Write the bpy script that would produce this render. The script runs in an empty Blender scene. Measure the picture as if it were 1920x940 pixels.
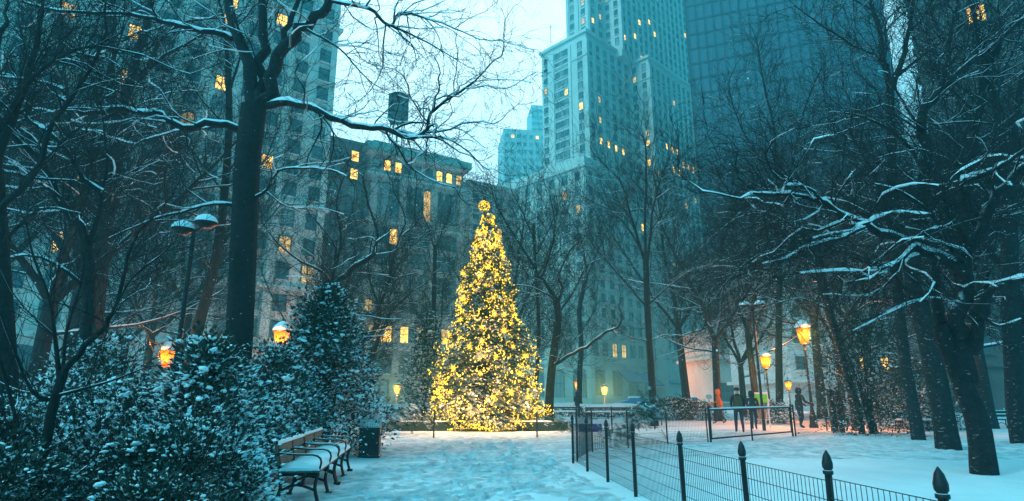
import bpy, math, random
import numpy as np
from mathutils import Vector, Matrix
R = math.radians
sc = bpy.context.scene
COL = sc.collection
# ---------------------------------------------------------------- camera model
CX, CY, F, HC = 960.0, 470.0, 1120.0, 1.35
TH = math.atan((747.0 - 470.0) / F)
ct, st = math.cos(TH), math.sin(TH)
def at(px, py, Y):
    u = (px - CX) / F; v = (CY - py) / F
    y = ct - v * st; z = st + v * ct
    k = Y / y
    return Vector((u * k, Y, HC + z * k))
def gnd(px, py):
    u = (px - CX) / F; v = (CY - py) / F
    y = ct - v * st; z = st + v * ct
    k = -HC / z
    return Vector((u * k, y * k, 0))
def proj(p):
    x, y, z = p[0], p[1], p[2] - HC
    d = y * ct + z * st
    if d < .1: return (-9999, -9999)
    return (CX + F * x / d, CY - F * (-y * st + z * ct) / d)

# ---------------------------------------------------------------- objects
def tag(o, label=None, cat=None, group=None, kind=None):
    if label: o['label'] = label
    if cat: o['category'] = cat
    if group: o['group'] = group
    if kind: o['kind'] = kind
    return o
def empty(name, loc, rz=0, label=None, cat=None, group=None):
    o = bpy.data.objects.new(name, None); COL.objects.link(o)
    o.location = loc; o.rotation_euler = (0, 0, rz); o.empty_display_size = .2
    return tag(o, label, cat, group)
def mesh_np(name, V, Fs, mats, mi=None, smooth=False):
    """V (n,3); Fs list of int arrays (m,k) of any k"""
    me = bpy.data.meshes.new(name)
    V = np.asarray(V, dtype=np.float32)
    Fs = [np.asarray(f, dtype=np.int32) for f in Fs if len(f)]
    nf = sum(len(f) for f in Fs)
    loops = np.concatenate([f.ravel() for f in Fs]) if nf else np.zeros(0, np.int32)
    tot = np.concatenate([np.full(len(f), f.shape[1], np.int32) for f in Fs]) if nf else np.zeros(0, np.int32)
    start = np.concatenate([[0], np.cumsum(tot)[:-1]]).astype(np.int32) if nf else tot
    me.vertices.add(len(V)); me.vertices.foreach_set('co', V.ravel())
    me.loops.add(len(loops)); me.loops.foreach_set('vertex_index', loops)
    me.polygons.add(nf); me.polygons.foreach_set('loop_start', start); me.polygons.foreach_set('loop_total', tot)
    for m in (mats if isinstance(mats, (list, tuple)) else [mats]): me.materials.append(m)
    if mi is not None: me.polygons.foreach_set('material_index', np.asarray(mi, np.int32))
    if smooth: me.polygons.foreach_set('use_smooth', np.ones(nf, bool))
    me.update(calc_edges=True)
    return me
def link(name, me, parent=None, loc=(0, 0, 0), rot=(0, 0, 0)):
    o = bpy.data.objects.new(name, me); COL.objects.link(o)
    o.location = loc; o.rotation_euler = rot
    if parent is not None: o.parent = parent
    return o
def copy_tree(o, parent=None):
    c = o.copy(); COL.objects.link(c); c.parent = parent
    for ch in list(o.children): copy_tree(ch, c)
    return c

class MB:
    """collects shapes into one mesh"""
    def __init__(s): s.v = []; s.f = []; s.m = []; s.sm = []
    def add(s, vs, fs, m=0, smooth=False):
        b = len(s.v); s.v += [tuple(p) for p in vs]
        for f in fs: s.f.append(tuple(i + b for i in f)); s.m.append(m); s.sm.append(smooth)
    def box(s, c, d, rz=0, m=0, top=1.0, mat=None, jit=0):
        cx, cy, cz = c; a, b, h = d[0] / 2, d[1] / 2, d[2] / 2
        vs = [(-a, -b, -h), (a, -b, -h), (a, b, -h), (-a, b, -h), (-a * top, -b * top, h), (a * top, -b * top, h), (a * top, b * top, h), (-a * top, b * top, h)]
        M = mat if mat is not None else Matrix.Rotation(rz, 3, 'Z')
        vs = [M @ Vector(p) + Vector(c) for p in vs]
        s.add(vs, [(3, 2, 1, 0), (4, 5, 6, 7), (0, 1, 5, 4), (1, 2, 6, 5), (2, 3, 7, 6), (3, 0, 4, 7)], m)
    def tube(s, pts, rad, k=8, m=0, cap=True, smooth=True):
        pts = [Vector(p) for p in pts]; n = len(pts)
        if not isinstance(rad, (list, tuple)): rad = [rad] * n
        ref = None; vs = []
        for i, p in enumerate(pts):
            t = (pts[min(i + 1, n - 1)] - pts[max(i - 1, 0)]).normalized()
            if ref is None: ref = Vector((1, 0, 0)) if abs(t.x) < .8 else Vector((0, 1, 0))
            a = t.cross(ref).normalized(); b = t.cross(a).normalized(); ref = -b if False else ref
            for j in range(k):
                q = 2 * math.pi * j / k
                vs.append(p + (a * math.cos(q) + b * math.sin(q)) * rad[i])
        fs = [(i * k + j, i * k + (j + 1) % k, (i + 1) * k + (j + 1) % k, (i + 1) * k + j) for i in range(n - 1) for j in range(k)]
        s.add(vs, fs, m, smooth)
        if cap:
            s.add(vs[:k], [tuple(range(k))], m); s.add(vs[-k:], [tuple(range(k))[::-1]], m)
    def lathe(s, prof, c=(0, 0, 0), k=16, m=0, smooth=True):
        vs = []; n = len(prof)
        for (r, z) in prof:
            for j in range(k):
                q = 2 * math.pi * j / k
                vs.append((c[0] + r * math.cos(q), c[1] + r * math.sin(q), c[2] + z))
        fs = [(i * k + j, i * k + (j + 1) % k, (i + 1) * k + (j + 1) % k, (i + 1) * k + j) for i in range(n - 1) for j in range(k)]
        s.add(vs, fs, m, smooth)
    def build(s, name, mats, parent=None, loc=(0, 0, 0), rot=(0, 0, 0)):
        me = bpy.data.meshes.new(name)
        me.from_pydata(s.v, [], s.f)
        for mm in (mats if isinstance(mats, (list, tuple)) else [mats]): me.materials.append(mm)
        me.polygons.foreach_set('material_index', s.m); me.polygons.foreach_set('use_smooth', s.sm)
        me.update()
        return link(name, me, parent, loc, rot)

# ---------------------------------------------------------------- materials
def newmat(name):
    m = bpy.data.materials.new(name); m.use_nodes = True
    nt = m.node_tree; b = nt.nodes['Principled BSDF']
    return m, nt, b
def N(nt, typ, **kw):
    n = nt.nodes.new(typ)
    for k, v in kw.items(): setattr(n, k, v)
    return n
def noise(nt, scale, detail=4, rough=.6, co=None):
    n = N(nt, 'ShaderNodeTexNoise'); n.inputs['Scale'].default_value = scale; n.inputs['Detail'].default_value = detail
    n.inputs['Roughness'].default_value = rough
    if co is not None: nt.links.new(co, n.inputs['Vector'])
    return n
def ramp(nt, fac, stops):
    r = N(nt, 'ShaderNodeValToRGB'); nt.links.new(fac, r.inputs[0])
    e = r.color_ramp.elements
    while len(e) < len(stops): e.new(.5)
    for el, (p, c) in zip(e, stops):
        el.position = p; el.color = (c[0], c[1], c[2], 1) if hasattr(c, '__len__') else (c, c, c, 1)
    return r
def mathn(nt, op, a, b=None, clamp=False):
    n = N(nt, 'ShaderNodeMath', operation=op); n.use_clamp = clamp
    for i, x in enumerate((a, b)):
        if x is None: continue
        if isinstance(x, (int, float)): n.inputs[i].default_value = x
        else: nt.links.new(x, n.inputs[i])
    return n.outputs[0]
SNOWC = (.80, .84, .88)
def surf(name, c1, c2, scale=4, rough=.85, bump=.3, bscale=None, snow=None, metal=0, bdist=.02, snoise=6.0, ssoft=.18, coord='Object', spec=.3, samount=.35, flecks=0, col_bump=None):
    """two-tone noisy surface; snow = threshold of normal z above which snow lies"""
    m, nt, b = newmat(name)
    tc = N(nt, 'ShaderNodeTexCoord'); co = tc.outputs[coord]
    n = noise(nt, scale, 5, .65, co)
    r = ramp(nt, n.outputs[0], [(.3, c1), (.7, c2)])
    col = r.outputs[0]; ro = rough
    b.inputs['Specular IOR Level'].default_value = spec
    b.inputs['Metallic'].default_value = metal
    b.inputs['Roughness'].default_value = rough
    if snow is not None:
        g = N(nt, 'ShaderNodeNewGeometry'); sp = N(nt, 'ShaderNodeSeparateXYZ'); nt.links.new(g.outputs['Normal'], sp.inputs[0])
        n2 = noise(nt, snoise, 3, .6, co)
        v = mathn(nt, 'ADD', sp.outputs[2], mathn(nt, 'MULTIPLY', mathn(nt, 'SUBTRACT', n2.outputs[0], .5), samount * 2))
        mr = N(nt, 'ShaderNodeMapRange'); mr.interpolation_type = 'SMOOTHSTEP'
        nt.links.new(v, mr.inputs[0]); mr.inputs[1].default_value = snow - ssoft; mr.inputs[2].default_value = snow + ssoft
        mx = N(nt, 'ShaderNodeMix', data_type='RGBA'); nt.links.new(mr.outputs[0], mx.inputs[0]); nt.links.new(col, mx.inputs[6])
        mx.inputs[7].default_value = (*SNOWC, 1); col = mx.outputs[2]
    if flecks:
        mp = N(nt, 'ShaderNodeMapping'); nt.links.new(co, mp.inputs[0]); mp.inputs['Scale'].default_value = (7, 7, 22)
        nf = noise(nt, 1.0, 3, .7, mp.outputs[0]); g2 = N(nt, 'ShaderNodeNewGeometry'); s2 = N(nt, 'ShaderNodeSeparateXYZ'); nt.links.new(g2.outputs['Normal'], s2.inputs[0])
        wind = mathn(nt, 'MULTIPLY', s2.outputs[0], -.06)
        fr = ramp(nt, mathn(nt, 'ADD', nf.outputs[0], wind), [(.67, 0), (.73, flecks)])
        m2 = N(nt, 'ShaderNodeMix', data_type='RGBA'); nt.links.new(fr.outputs[0], m2.inputs[0]); nt.links.new(col, m2.inputs[6]); m2.inputs[7].default_value = (*SNOWC, 1); col = m2.outputs[2]
    nt.links.new(col, b.inputs['Base Color'])
    if bump:
        nb = noise(nt, bscale or scale * 3, 5, .7, co)
        bp = N(nt, 'ShaderNodeBump'); bp.inputs['Strength'].default_value = bump; bp.inputs['Distance'].default_value = bdist
        nt.links.new(nb.outputs[0], bp.inputs['Height']); nt.links.new(bp.outputs[0], b.inputs['Normal'])
    return m
def emis(name, col, strength, sampling=True):
    m, nt, b = newmat(name)
    b.inputs['Base Color'].default_value = (col[0] * .3, col[1] * .3, col[2] * .3, 1)
    b.inputs['Emission Color'].default_value = (*col, 1); b.inputs['Emission Strength'].default_value = strength
    if not sampling: m.cycles.emission_sampling = 'NONE'
    return m
M = {}
M['bark'] = surf('bark', (.008, .010, .011), (.022, .024, .025), 9, .95, 1.0, 18, snow=.62, bdist=.06, samount=.3, flecks=.38)
M['bark2'] = surf('bark_pale', (.011, .013, .014), (.032, .034, .035), 5, .95, 1.0, 18, snow=.55, bdist=.06, samount=.3, flecks=.45)
M['bark_clean'] = surf('bark_bare', (.008, .010, .010), (.022, .023, .023), 9, .95, .9, 26)
M['snow'] = surf('snow', (.80, .83, .86), (.88, .90, .92), 3, .65, .5, 18, bdist=.02, spec=.25)
M['leaf'] = surf('evergreen_leaf', (.008, .024, .018), (.02, .052, .032), 12, .55, 0, snow=.46, snoise=9, samount=.55, ssoft=.1)
M['leaf_dk'] = surf('dark_leaf', (.010, .026, .02), (.022, .05, .035), 12, .6, 0, snow=.90, snoise=3, samount=.6, ssoft=.12)
M['needle'] = surf('fir_needle', (.010, .035, .018), (.025, .07, .03), 14, .6, 0, snow=.78, snoise=2.2, samount=.75, ssoft=.1)
M['needle_d'] = surf('bough_needle', (.012, .045, .025), (.03, .085, .045), 14, .6, 0, snow=.72, snoise=3, samount=.5)
M['iron'] = surf('black_iron', (.008, .009, .010), (.022, .023, .025), 20, .5, .15, 60, snow=.78, samount=.15, snoise=4)
M['iron_cl'] = surf('black_iron_clean', (.008, .009, .010), (.022, .023, .025), 20, .5, .15, 60)
M['wire'] = surf('fence_wire', (.02, .022, .024), (.04, .042, .045), 30, .5, 0)
M['wood'] = surf('bench_wood', (.09, .07, .055), (.18, .145, .11), 14, .75, .4, 40, snow=.7, samount=.35, snoise=5)
M['wood_dk'] = surf('dark_painted_wood', (.012, .03, .022), (.03, .055, .04), 10, .7, .3, 40, snow=.7, samount=.2)
M['binblack'] = surf('bin_metal', (.010, .010, .012), (.02, .02, .022), 8, .5, .1, 30, snow=.85, samount=.2)
M['stone_tan'] = surf('tan_limestone', (.48, .45, .40), (.62, .58, .52), .35, .9, .3, 6, snow=.8, coord='Object', bdist=.05, samount=.1, spec=.1)
M['stone_grey'] = surf('grey_limestone', (.34, .34, .32), (.46, .45, .42), .3, .9, .3, 5, snow=.8, bdist=.05, samount=.1, spec=.1)
M['stone_pink'] = surf('pink_brick', (.30, .24, .21), (.42, .34, .30), .6, .9, .4, 7, snow=.8, bdist=.05, samount=.1, spec=.1)
M['stone_dk'] = surf('dark_brick', (.06, .06, .06), (.12, .11, .10), .5, .9, .4, 7, snow=.8, bdist=.05, samount=.1, spec=.1)
M['stone_wh'] = surf('white_render', (.42, .42, .42), (.6, .6, .58), .5, .9, .3, 7, snow=.8, bdist=.05, samount=.1, spec=.1)
M['copper'] = surf('green_copper', (.08, .24, .21), (.16, .36, .32), 1, .7, .3, 5, snow=.8, samount=.3)
M['glass_dk'] = surf('window_glass', (.02, .04, .05), (.06, .09, .10), .8, .12, 0, spec=.6)
M['curtain'] = surf('curtained_glass', (.10, .12, .12), (.25, .26, .25), .8, .35, 0, spec=.5)
M['wframe'] = surf('window_frame', (.05, .06, .06), (.09, .1, .1), 3, .6, 0)
M['curtwall'] = surf('curtain_wall', (.035, .07, .10), (.06, .10, .14), .12, .3, 0, spec=.5)
M['mullion'] = surf('mullion', (.015, .02, .025), (.03, .035, .04), 1, .5, 0)
def litwin(name, c1, c2, s1):
    m, nt, b = newmat(name); tc = N(nt, 'ShaderNodeTexCoord'); gm = N(nt, 'ShaderNodeNewGeometry')
    n = noise(nt, .9, 3, .6, gm.outputs['Position']); r = ramp(nt, n.outputs[0], [(.36, c1), (.60, c2)])
    b.inputs['Base Color'].default_value = (.1, .07, .03, 1); nt.links.new(r.outputs[0], b.inputs['Emission Color']); b.inputs['Emission Strength'].default_value = s1
    m.cycles.emission_sampling = 'NONE'; return m
M['lit'] = litwin('lit_window', (.60, .27, .04), (1.0, .62, .12), 1.9)
M['lit2'] = litwin('dim_lit_window', (.3, .16, .04), (.8, .50, .14), .9)
def lampglass(name, s1):
    m, nt, b = newmat(name); tc = N(nt, 'ShaderNodeTexCoord'); sp = N(nt, 'ShaderNodeSeparateXYZ'); nt.links.new(tc.outputs['Generated'], sp.inputs[0])
    r = ramp(nt, sp.outputs[2], [(0, (.5, .04, .0)), (.28, (.9, .12, .003)), (.52, (1.5, .36, .012)), (.78, (.9, .14, .003)), (1.0, (.5, .05, .0))])
    nt.links.new(r.outputs[0], b.inputs['Emission Color']); b.inputs['Emission Strength'].default_value = s1; b.inputs['Base Color'].default_value = (.012, .005, .001, 1); b.inputs['Specular IOR Level'].default_value = .02
    return m
M['lamp'] = lampglass('lamp_glass', 3.0)
M['lamp_far'] = lampglass('far_lamp_glass', 3.2)
M['bulb'] = emis('string_bulb', (1.0, .60, .035), 1.5, False)
M['bulb2'] = emis('warm_bulb', (1.0, .66, .07), 2.0, False)
M['star'] = emis('star_ornament', (1.0, .55, .035), 1.3, False)
M['tank'] = surf('tank_boards', (.04, .05, .05), (.08, .09, .08), 3, .9, .4, 12, snow=.9)
M['awning'] = surf('blue_awning', (.01, .05, .16), (.02, .08, .22), 2, .6, .2, 8, snow=.9)
M['green'] = surf('green_panel', (.10, .5, .05), (.16, .62, .08), 2, .5, 0)
M['white'] = surf('white_panel', (.6, .6, .6), (.72, .72, .72), 3, .5, 0)
M['poster'] = surf('dark_poster', (.02, .03, .05), (.5, .3, .2), 7, .5, 0)
M['orange'] = surf('orange_cloth', (.55, .09, .015), (.72, .14, .02), 12, .8, .3, 40)
M['cloth_dk'] = surf('dark_cloth', (.012, .014, .02), (.03, .032, .04), 12, .85, .3, 40)
M['cloth_nv'] = surf('navy_cloth', (.012, .02, .04), (.03, .04, .07), 12, .85, .3, 40)
M['cloth_ol'] = surf('olive_cloth', (.05, .05, .025), (.09, .085, .04), 12, .85, .3, 40)
M['skin'] = surf('skin', (.45, .28, .2), (.52, .33, .24), 8, .6, 0)
M['car'] = surf('car_paint', (.02, .08, .16), (.03, .10, .2), 2, .35, 0, snow=.7, samount=.2)
M['tyre'] = surf('tyre_rubber', (.01, .01, .01), (.02, .02, .02), 8, .9, 0)
M['purple'] = surf('purple_board', (.05, .02, .16), (.07, .03, .2), 8, .8, 0)
# ground snow
def ground_mat(name, c1, c2, sc1, bumpy, fine):
    m, nt, b = newmat(name)
    tc = N(nt, 'ShaderNodeTexCoord'); co = tc.outputs['Object']
    n1 = noise(nt, sc1, 6, .6, co)
    r = ramp(nt, n1.outputs[0], [(.32, c1), (.62, c2)])
    nt.links.new(r.outputs[0], b.inputs['Base Color'])
    b.inputs['Roughness'].default_value = .7; b.inputs['Specular IOR Level'].default_value = .2
    n2 = noise(nt, fine, 6, .75, co)
    bp = N(nt, 'ShaderNodeBump'); bp.inputs['Strength'].default_value = bumpy; bp.inputs['Distance'].default_value = .09
    nt.links.new(n2.outputs[0], bp.inputs['Height']); nt.links.new(bp.outputs[0], b.inputs['Normal'])
    return m
M['ground'] = ground_mat('lawn_snow', (.72, .75, .79), (.87, .89, .91), .5, .5, 5)
M['path'] = ground_mat('trodden_snow', (.46, .49, .52), (.88, .89, .91), 3.2, .9, 9)
# ---------------------------------------------------------------- world, sun, haze, camera
w = bpy.data.worlds.new('World'); sc.world = w; w.use_nodes = True
nt = w.node_tree; bg = nt.nodes['Background']
tc = N(nt, 'ShaderNodeTexCoord'); sp = N(nt, 'ShaderNodeSeparateXYZ'); nt.links.new(tc.outputs['Generated'], sp.inputs[0])
rr = ramp(nt, sp.outputs[2], [(0.0, (.008, .23, .33)), (.30, (.025, .44, .59)), (.60, (.04, .47, .62)), (1.0, (.09, .46, .60))])
vd = N(nt, 'ShaderNodeVectorMath', operation='DOT_PRODUCT'); nt.links.new(tc.outputs['Generated'], vd.inputs[0]); vd.inputs[1].default_value = Vector((0.0, .90, .44)).normalized()
pr = ramp(nt, vd.outputs['Value'], [(.78, 0.0), (.93, 1.0)])
pm = N(nt, 'ShaderNodeMix', data_type='RGBA'); nt.links.new(pr.outputs[0], pm.inputs[0]); nt.links.new(rr.outputs[0], pm.inputs[6]); pm.inputs[7].default_value = (.84, 1.08, 1.14, 1)
cl = noise(nt, 1.6, 5, .6, tc.outputs['Generated'])
cr = ramp(nt, cl.outputs[0], [(.3, .86), (.7, 1.1)])
mx = N(nt, 'ShaderNodeMix', data_type='RGBA', blend_type='MULTIPLY'); mx.inputs[0].default_value = 1
nt.links.new(pm.outputs[2], mx.inputs[6]); nt.links.new(cr.outputs[0], mx.inputs[7])
sky = N(nt, 'ShaderNodeTexSky', sky_type='NISHITA'); sky.sun_disc = False
SUN_EL, SUN_AZ = R(36), R(238)
sky.sun_elevation = SUN_EL; sky.sun_rotation = SUN_AZ; sky.air_density = 2; sky.dust_density = 5
ad = N(nt, 'ShaderNodeMix', data_type='RGBA', blend_type='ADD'); ad.inputs[0].default_value = .006
nt.links.new(mx.outputs[2], ad.inputs[6]); nt.links.new(sky.outputs[0], ad.inputs[7])
nt.links.new(ad.outputs[2], bg.inputs[0]); bg.inputs[1].default_value = SKY_STRENGTH = 1.0
sd = bpy.data.lights.new('sun', 'SUN'); sd.energy = 1.45; sd.angle = R(14); sd.color = (.45, .92, 1.05)
so = bpy.data.objects.new('sun', sd); COL.objects.link(so)
dirv = Vector((math.sin(SUN_AZ) * math.cos(SUN_EL), math.cos(SUN_AZ) * math.cos(SUN_EL), math.sin(SUN_EL)))
so.rotation_euler = dirv.to_track_quat('Z', 'Y').to_euler()
so.location = (0, 0, 60)
cam = bpy.data.cameras.new('camera'); co_ = bpy.data.objects.new('camera', cam); COL.objects.link(co_)
cam.lens = F / 1920 * 36; cam.sensor_width = 36; cam.clip_end = 6000; cam.clip_start = .05
co_.location = (0, 0, HC); co_.rotation_euler = (R(90) + TH, 0, 0); sc.camera = co_
sc.view_settings.view_transform = 'Standard'; sc.view_settings.look = 'None'; sc.view_settings.gamma = 1; sc.view_settings.exposure = .9
cy = sc.cycles
cy.use_denoising = True; cy.max_bounces = 6; cy.diffuse_bounces = 2; cy.glossy_bounces = 2; cy.transmission_bounces = 2; cy.volume_bounces = 2
cy.sample_clamp_indirect = 4; cy.sample_clamp_direct = 0; cy.caustics_reflective = False; cy.caustics_refractive = False
cy.use_adaptive_sampling = True; cy.adaptive_threshold = .02
# haze
hb = MB(); hb.box((0, 300, 97.5), (1300, 1240, 197))
hm = bpy.data.materials.new('haze_air'); hm.use_nodes = True; hn = hm.node_tree; hn.nodes.remove(hn.nodes['Principled BSDF'])
pv = N(hn, 'ShaderNodeVolumePrincipled'); pv.inputs['Color'].default_value = (.20, .88, .99, 1)
pv.inputs['Density'].default_value = HAZE = .0021; pv.inputs['Anisotropy'].default_value = .55
hn.links.new(pv.outputs[0], hn.nodes['Material Output'].inputs['Volume'])
hz = hb.build('haze', hm); tag(hz, 'teal snowy haze filling the air over the park', kind='stuff')
# ---------------------------------------------------------------- ground and path
_rng = np.random.default_rng(5)
def vnoise(x, y, s, seed):
    """smooth value noise on arrays"""
    r = np.random.default_rng(seed); G = r.random((64, 64))
    fx = x / s; fy = y / s
    ix = np.floor(fx).astype(int); iy = np.floor(fy).astype(int)
    tx = fx - ix; ty = fy - iy; tx = tx * tx * (3 - 2 * tx); ty = ty * ty * (3 - 2 * ty)
    g = lambda a, b: G[a % 64, b % 64]
    return (g(ix, iy) * (1 - tx) * (1 - ty) + g(ix + 1, iy) * tx * (1 - ty) + g(ix, iy + 1) * (1 - tx) * ty + g(ix + 1, iy + 1) * tx * ty)
FA = [(2.36, 2.2), (1.30, 13.4)]                                   # near fence line
def fence_x(y):
    return 1.30 + (13.4 - y) * (2.36 - 1.30) / 11.2
def sstep(a, b, x):
    t = np.clip((x - a) / (b - a), 0, 1); return t * t * (3 - 2 * t)
def ground_h(x, y):
    x = np.asarray(x, float); y = np.asarray(y, float)
    h = (vnoise(x, y, 3.1, 1) - .5) * .05 + (vnoise(x, y, 1.1, 2) - .5) * .018
    h = h * np.clip((y + 20) / 30, .4, 1)
    lawn = sstep(-.02, .45, x - fence_x(y)) * (1 - sstep(13.2, 14.6, y + (x - 1.3) * -.32))
    h = h + lawn * .07
    left = sstep(3.1, 4.2, -x) * (1 - sstep(17, 20, y))
    return h + left * .05
def grid_axis(lo, hi, core_lo, core_hi, step, growth=1.13):
    a = list(np.arange(core_lo, core_hi + 1e-6, step)); s = step
    x = core_hi
    while x < hi: s *= growth; x += s; a.append(x)
    s = step; x = core_lo
    while x > lo: s *= growth; x -= s; a.insert(0, x)
    return np.array(a)
def sheet(name, xs, ys, hf, mat, kind, keep=None):
    X, Y = np.meshgrid(xs, ys); Z = hf(X, Y)
    V = np.stack([X, Y, Z], -1).reshape(-1, 3); nx, ny = len(xs), len(ys)
    i = np.arange(nx - 1)[None, :] + np.arange(ny - 1)[:, None] * nx
    Fq = np.stack([i, i + 1, i + nx + 1, i + nx], -1).reshape(-1, 4)
    if keep is not None:
        c = V[Fq].mean(1); Fq = Fq[keep(c[:, 0], c[:, 1])]
    me = mesh_np(name, V, [Fq], mat, smooth=True)
    o = link(name, me); o['kind'] = kind
    return o
gh = lambda X, Y: np.where(np.abs(X) + np.abs(Y) < 9000, ground_h(X, Y), 0)
g = sheet('ground', grid_axis(-520, 520, -12, 16, .12), grid_axis(-240, 780, 1.5, 34, .12), gh, M['ground'], 'structure')
g['label'] = 'snow covered park ground stretching to the street'
# trodden path with real footprints
prng = np.random.default_rng(11)
prints = []
for k in range(460):
    y = 3.2 + prng.random() ** 1.2 * 17; x = prng.normal(-.6 + (y - 4) * .02, 1.0)
    if -3.0 < x < fence_x(y) - .35: prints.append((x, y, prng.normal(1.5, .5), .10 + prng.random() * .05, 0.035 + prng.random() * .045))
for k in range(90):
    prints.append((prng.uniform(-4, 12), prng.uniform(14.5, 24), prng.normal(0, .8), .14, .03))
def path_h(X, Y):
    h = ground_h(X, Y) + .006
    h = h + (vnoise(X, Y, .22, 21) - .5) * .045 + (vnoise(X, Y, .10, 22) - .5) * .026
    for (px, py, a, L, d) in prints:
        m = (np.abs(X - px) < .4) & (np.abs(Y - py) < .4)
        if not m.any(): continue
        dx = X[m] - px; dy = Y[m] - py; ca, sa = math.cos(a), math.sin(a)
        q = ((dx * ca + dy * sa) / (L * 1.35)) ** 2 + ((-dx * sa + dy * ca) / (L * .6)) ** 2
        h[m] += -d * np.exp(-q * q) + d * .5 * np.exp(-((np.sqrt(q) - 1.35) / .3) ** 2)
    edge = sstep(0, .25, fence_x(Y) - .12 - X)
    far = sstep(13.0, 13.9, Y)
    lf = sstep(0, .3, X + 3.25 - (Y < 0) * 0)
    lf = np.maximum(lf, sstep(15.3, 16.2, Y))
    return h - .03 + .03 * np.maximum(edge, far) * lf
def path_keep(x, y):
    return (((x < fence_x(y) - .08) | (y > 13.5)) & ((x > -3.3) | (y > 15.6)) & ((y < 24) | True))
p = sheet('path', np.arange(-9, 16, .055), np.arange(1.6, 25, .055), path_h, M['path'], 'structure', path_keep)
p['label'] = 'trodden snowy path crossed by footprints beside the wire fence'
# ---------------------------------------------------------------- bare trees
def tubes_mesh(name, polys, mats, kmap=None, mi=0):
    """polys: list of (pts list, radii list); batches by point count and ring count"""
    groups = {}
    for P, rd in polys:
        r0 = rd[0]; k = 9 if r0 > .09 else 6 if r0 > .03 else 4 if r0 > .014 else 3
        groups.setdefault((len(P), k), []).append((P, rd))
    Vs, Fs, Ms, base = [], [], [], 0
    for (n, k), lst in groups.items():
        P = np.array([a for a, _ in lst], float); Rd = np.array([b for _, b in lst], float)
        T = np.gradient(P, axis=1); T /= np.linalg.norm(T, axis=2, keepdims=True) + 1e-9
        avg = np.abs(T.mean(1)); ref = np.zeros((len(lst), 3)); ref[np.arange(len(lst)), np.argmin(avg, 1)] = 1
        A = np.cross(T, ref[:, None, :]); A /= np.linalg.norm(A, axis=2, keepdims=True) + 1e-9
        B = np.cross(T, A)
        q = np.arange(k) * 2 * np.pi / k
        V = P[:, :, None, :] + Rd[:, :, None, None] * (A[:, :, None, :] * np.cos(q)[None, None, :, None] + B[:, :, None, :] * np.sin(q)[None, None, :, None])
        m = len(lst); Vs.append(V.reshape(-1, 3))
        i = np.arange(n - 1)[:, None] * k; j = np.arange(k)[None, :]; j2 = (j + 1) % k
        f = np.stack([i + j, i + j2, i + k + j2, i + k + j], -1).reshape(-1, 4)
        Fs.append((f[None] + (base + np.arange(m) * n * k)[:, None, None]).reshape(-1, 4)); base += m * n * k; Ms.append(np.full(len(Fs[-1]), 1 if (k == 3 and isinstance(mats, list)) else 0))
    if not Vs: return None
    return mesh_np(name, np.concatenate(Vs), [np.concatenate(Fs)], mats, mi=np.concatenate(Ms), smooth=True)
def catmull(P, n):
    P = [Vector(p) for p in P]; out = []
    if len(P) == 2: return [tuple(P[0].lerp(P[1], i / n)) for i in range(n + 1)]
    Q = [P[0] * 2 - P[1]] + P + [P[-1] * 2 - P[-2]]
    segs = len(P) - 1
    for i in range(n + 1):
        t = i / n * segs; s = min(int(t), segs - 1); u = t - s
        a, b, c, d = Q[s:s + 4]
        out.append(tuple(.5 * ((2 * b) + (c - a) * u + (2 * a - 5 * b + 4 * c - d) * u * u + (3 * b - a - 3 * c + d) * u ** 3)))
    return out
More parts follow.
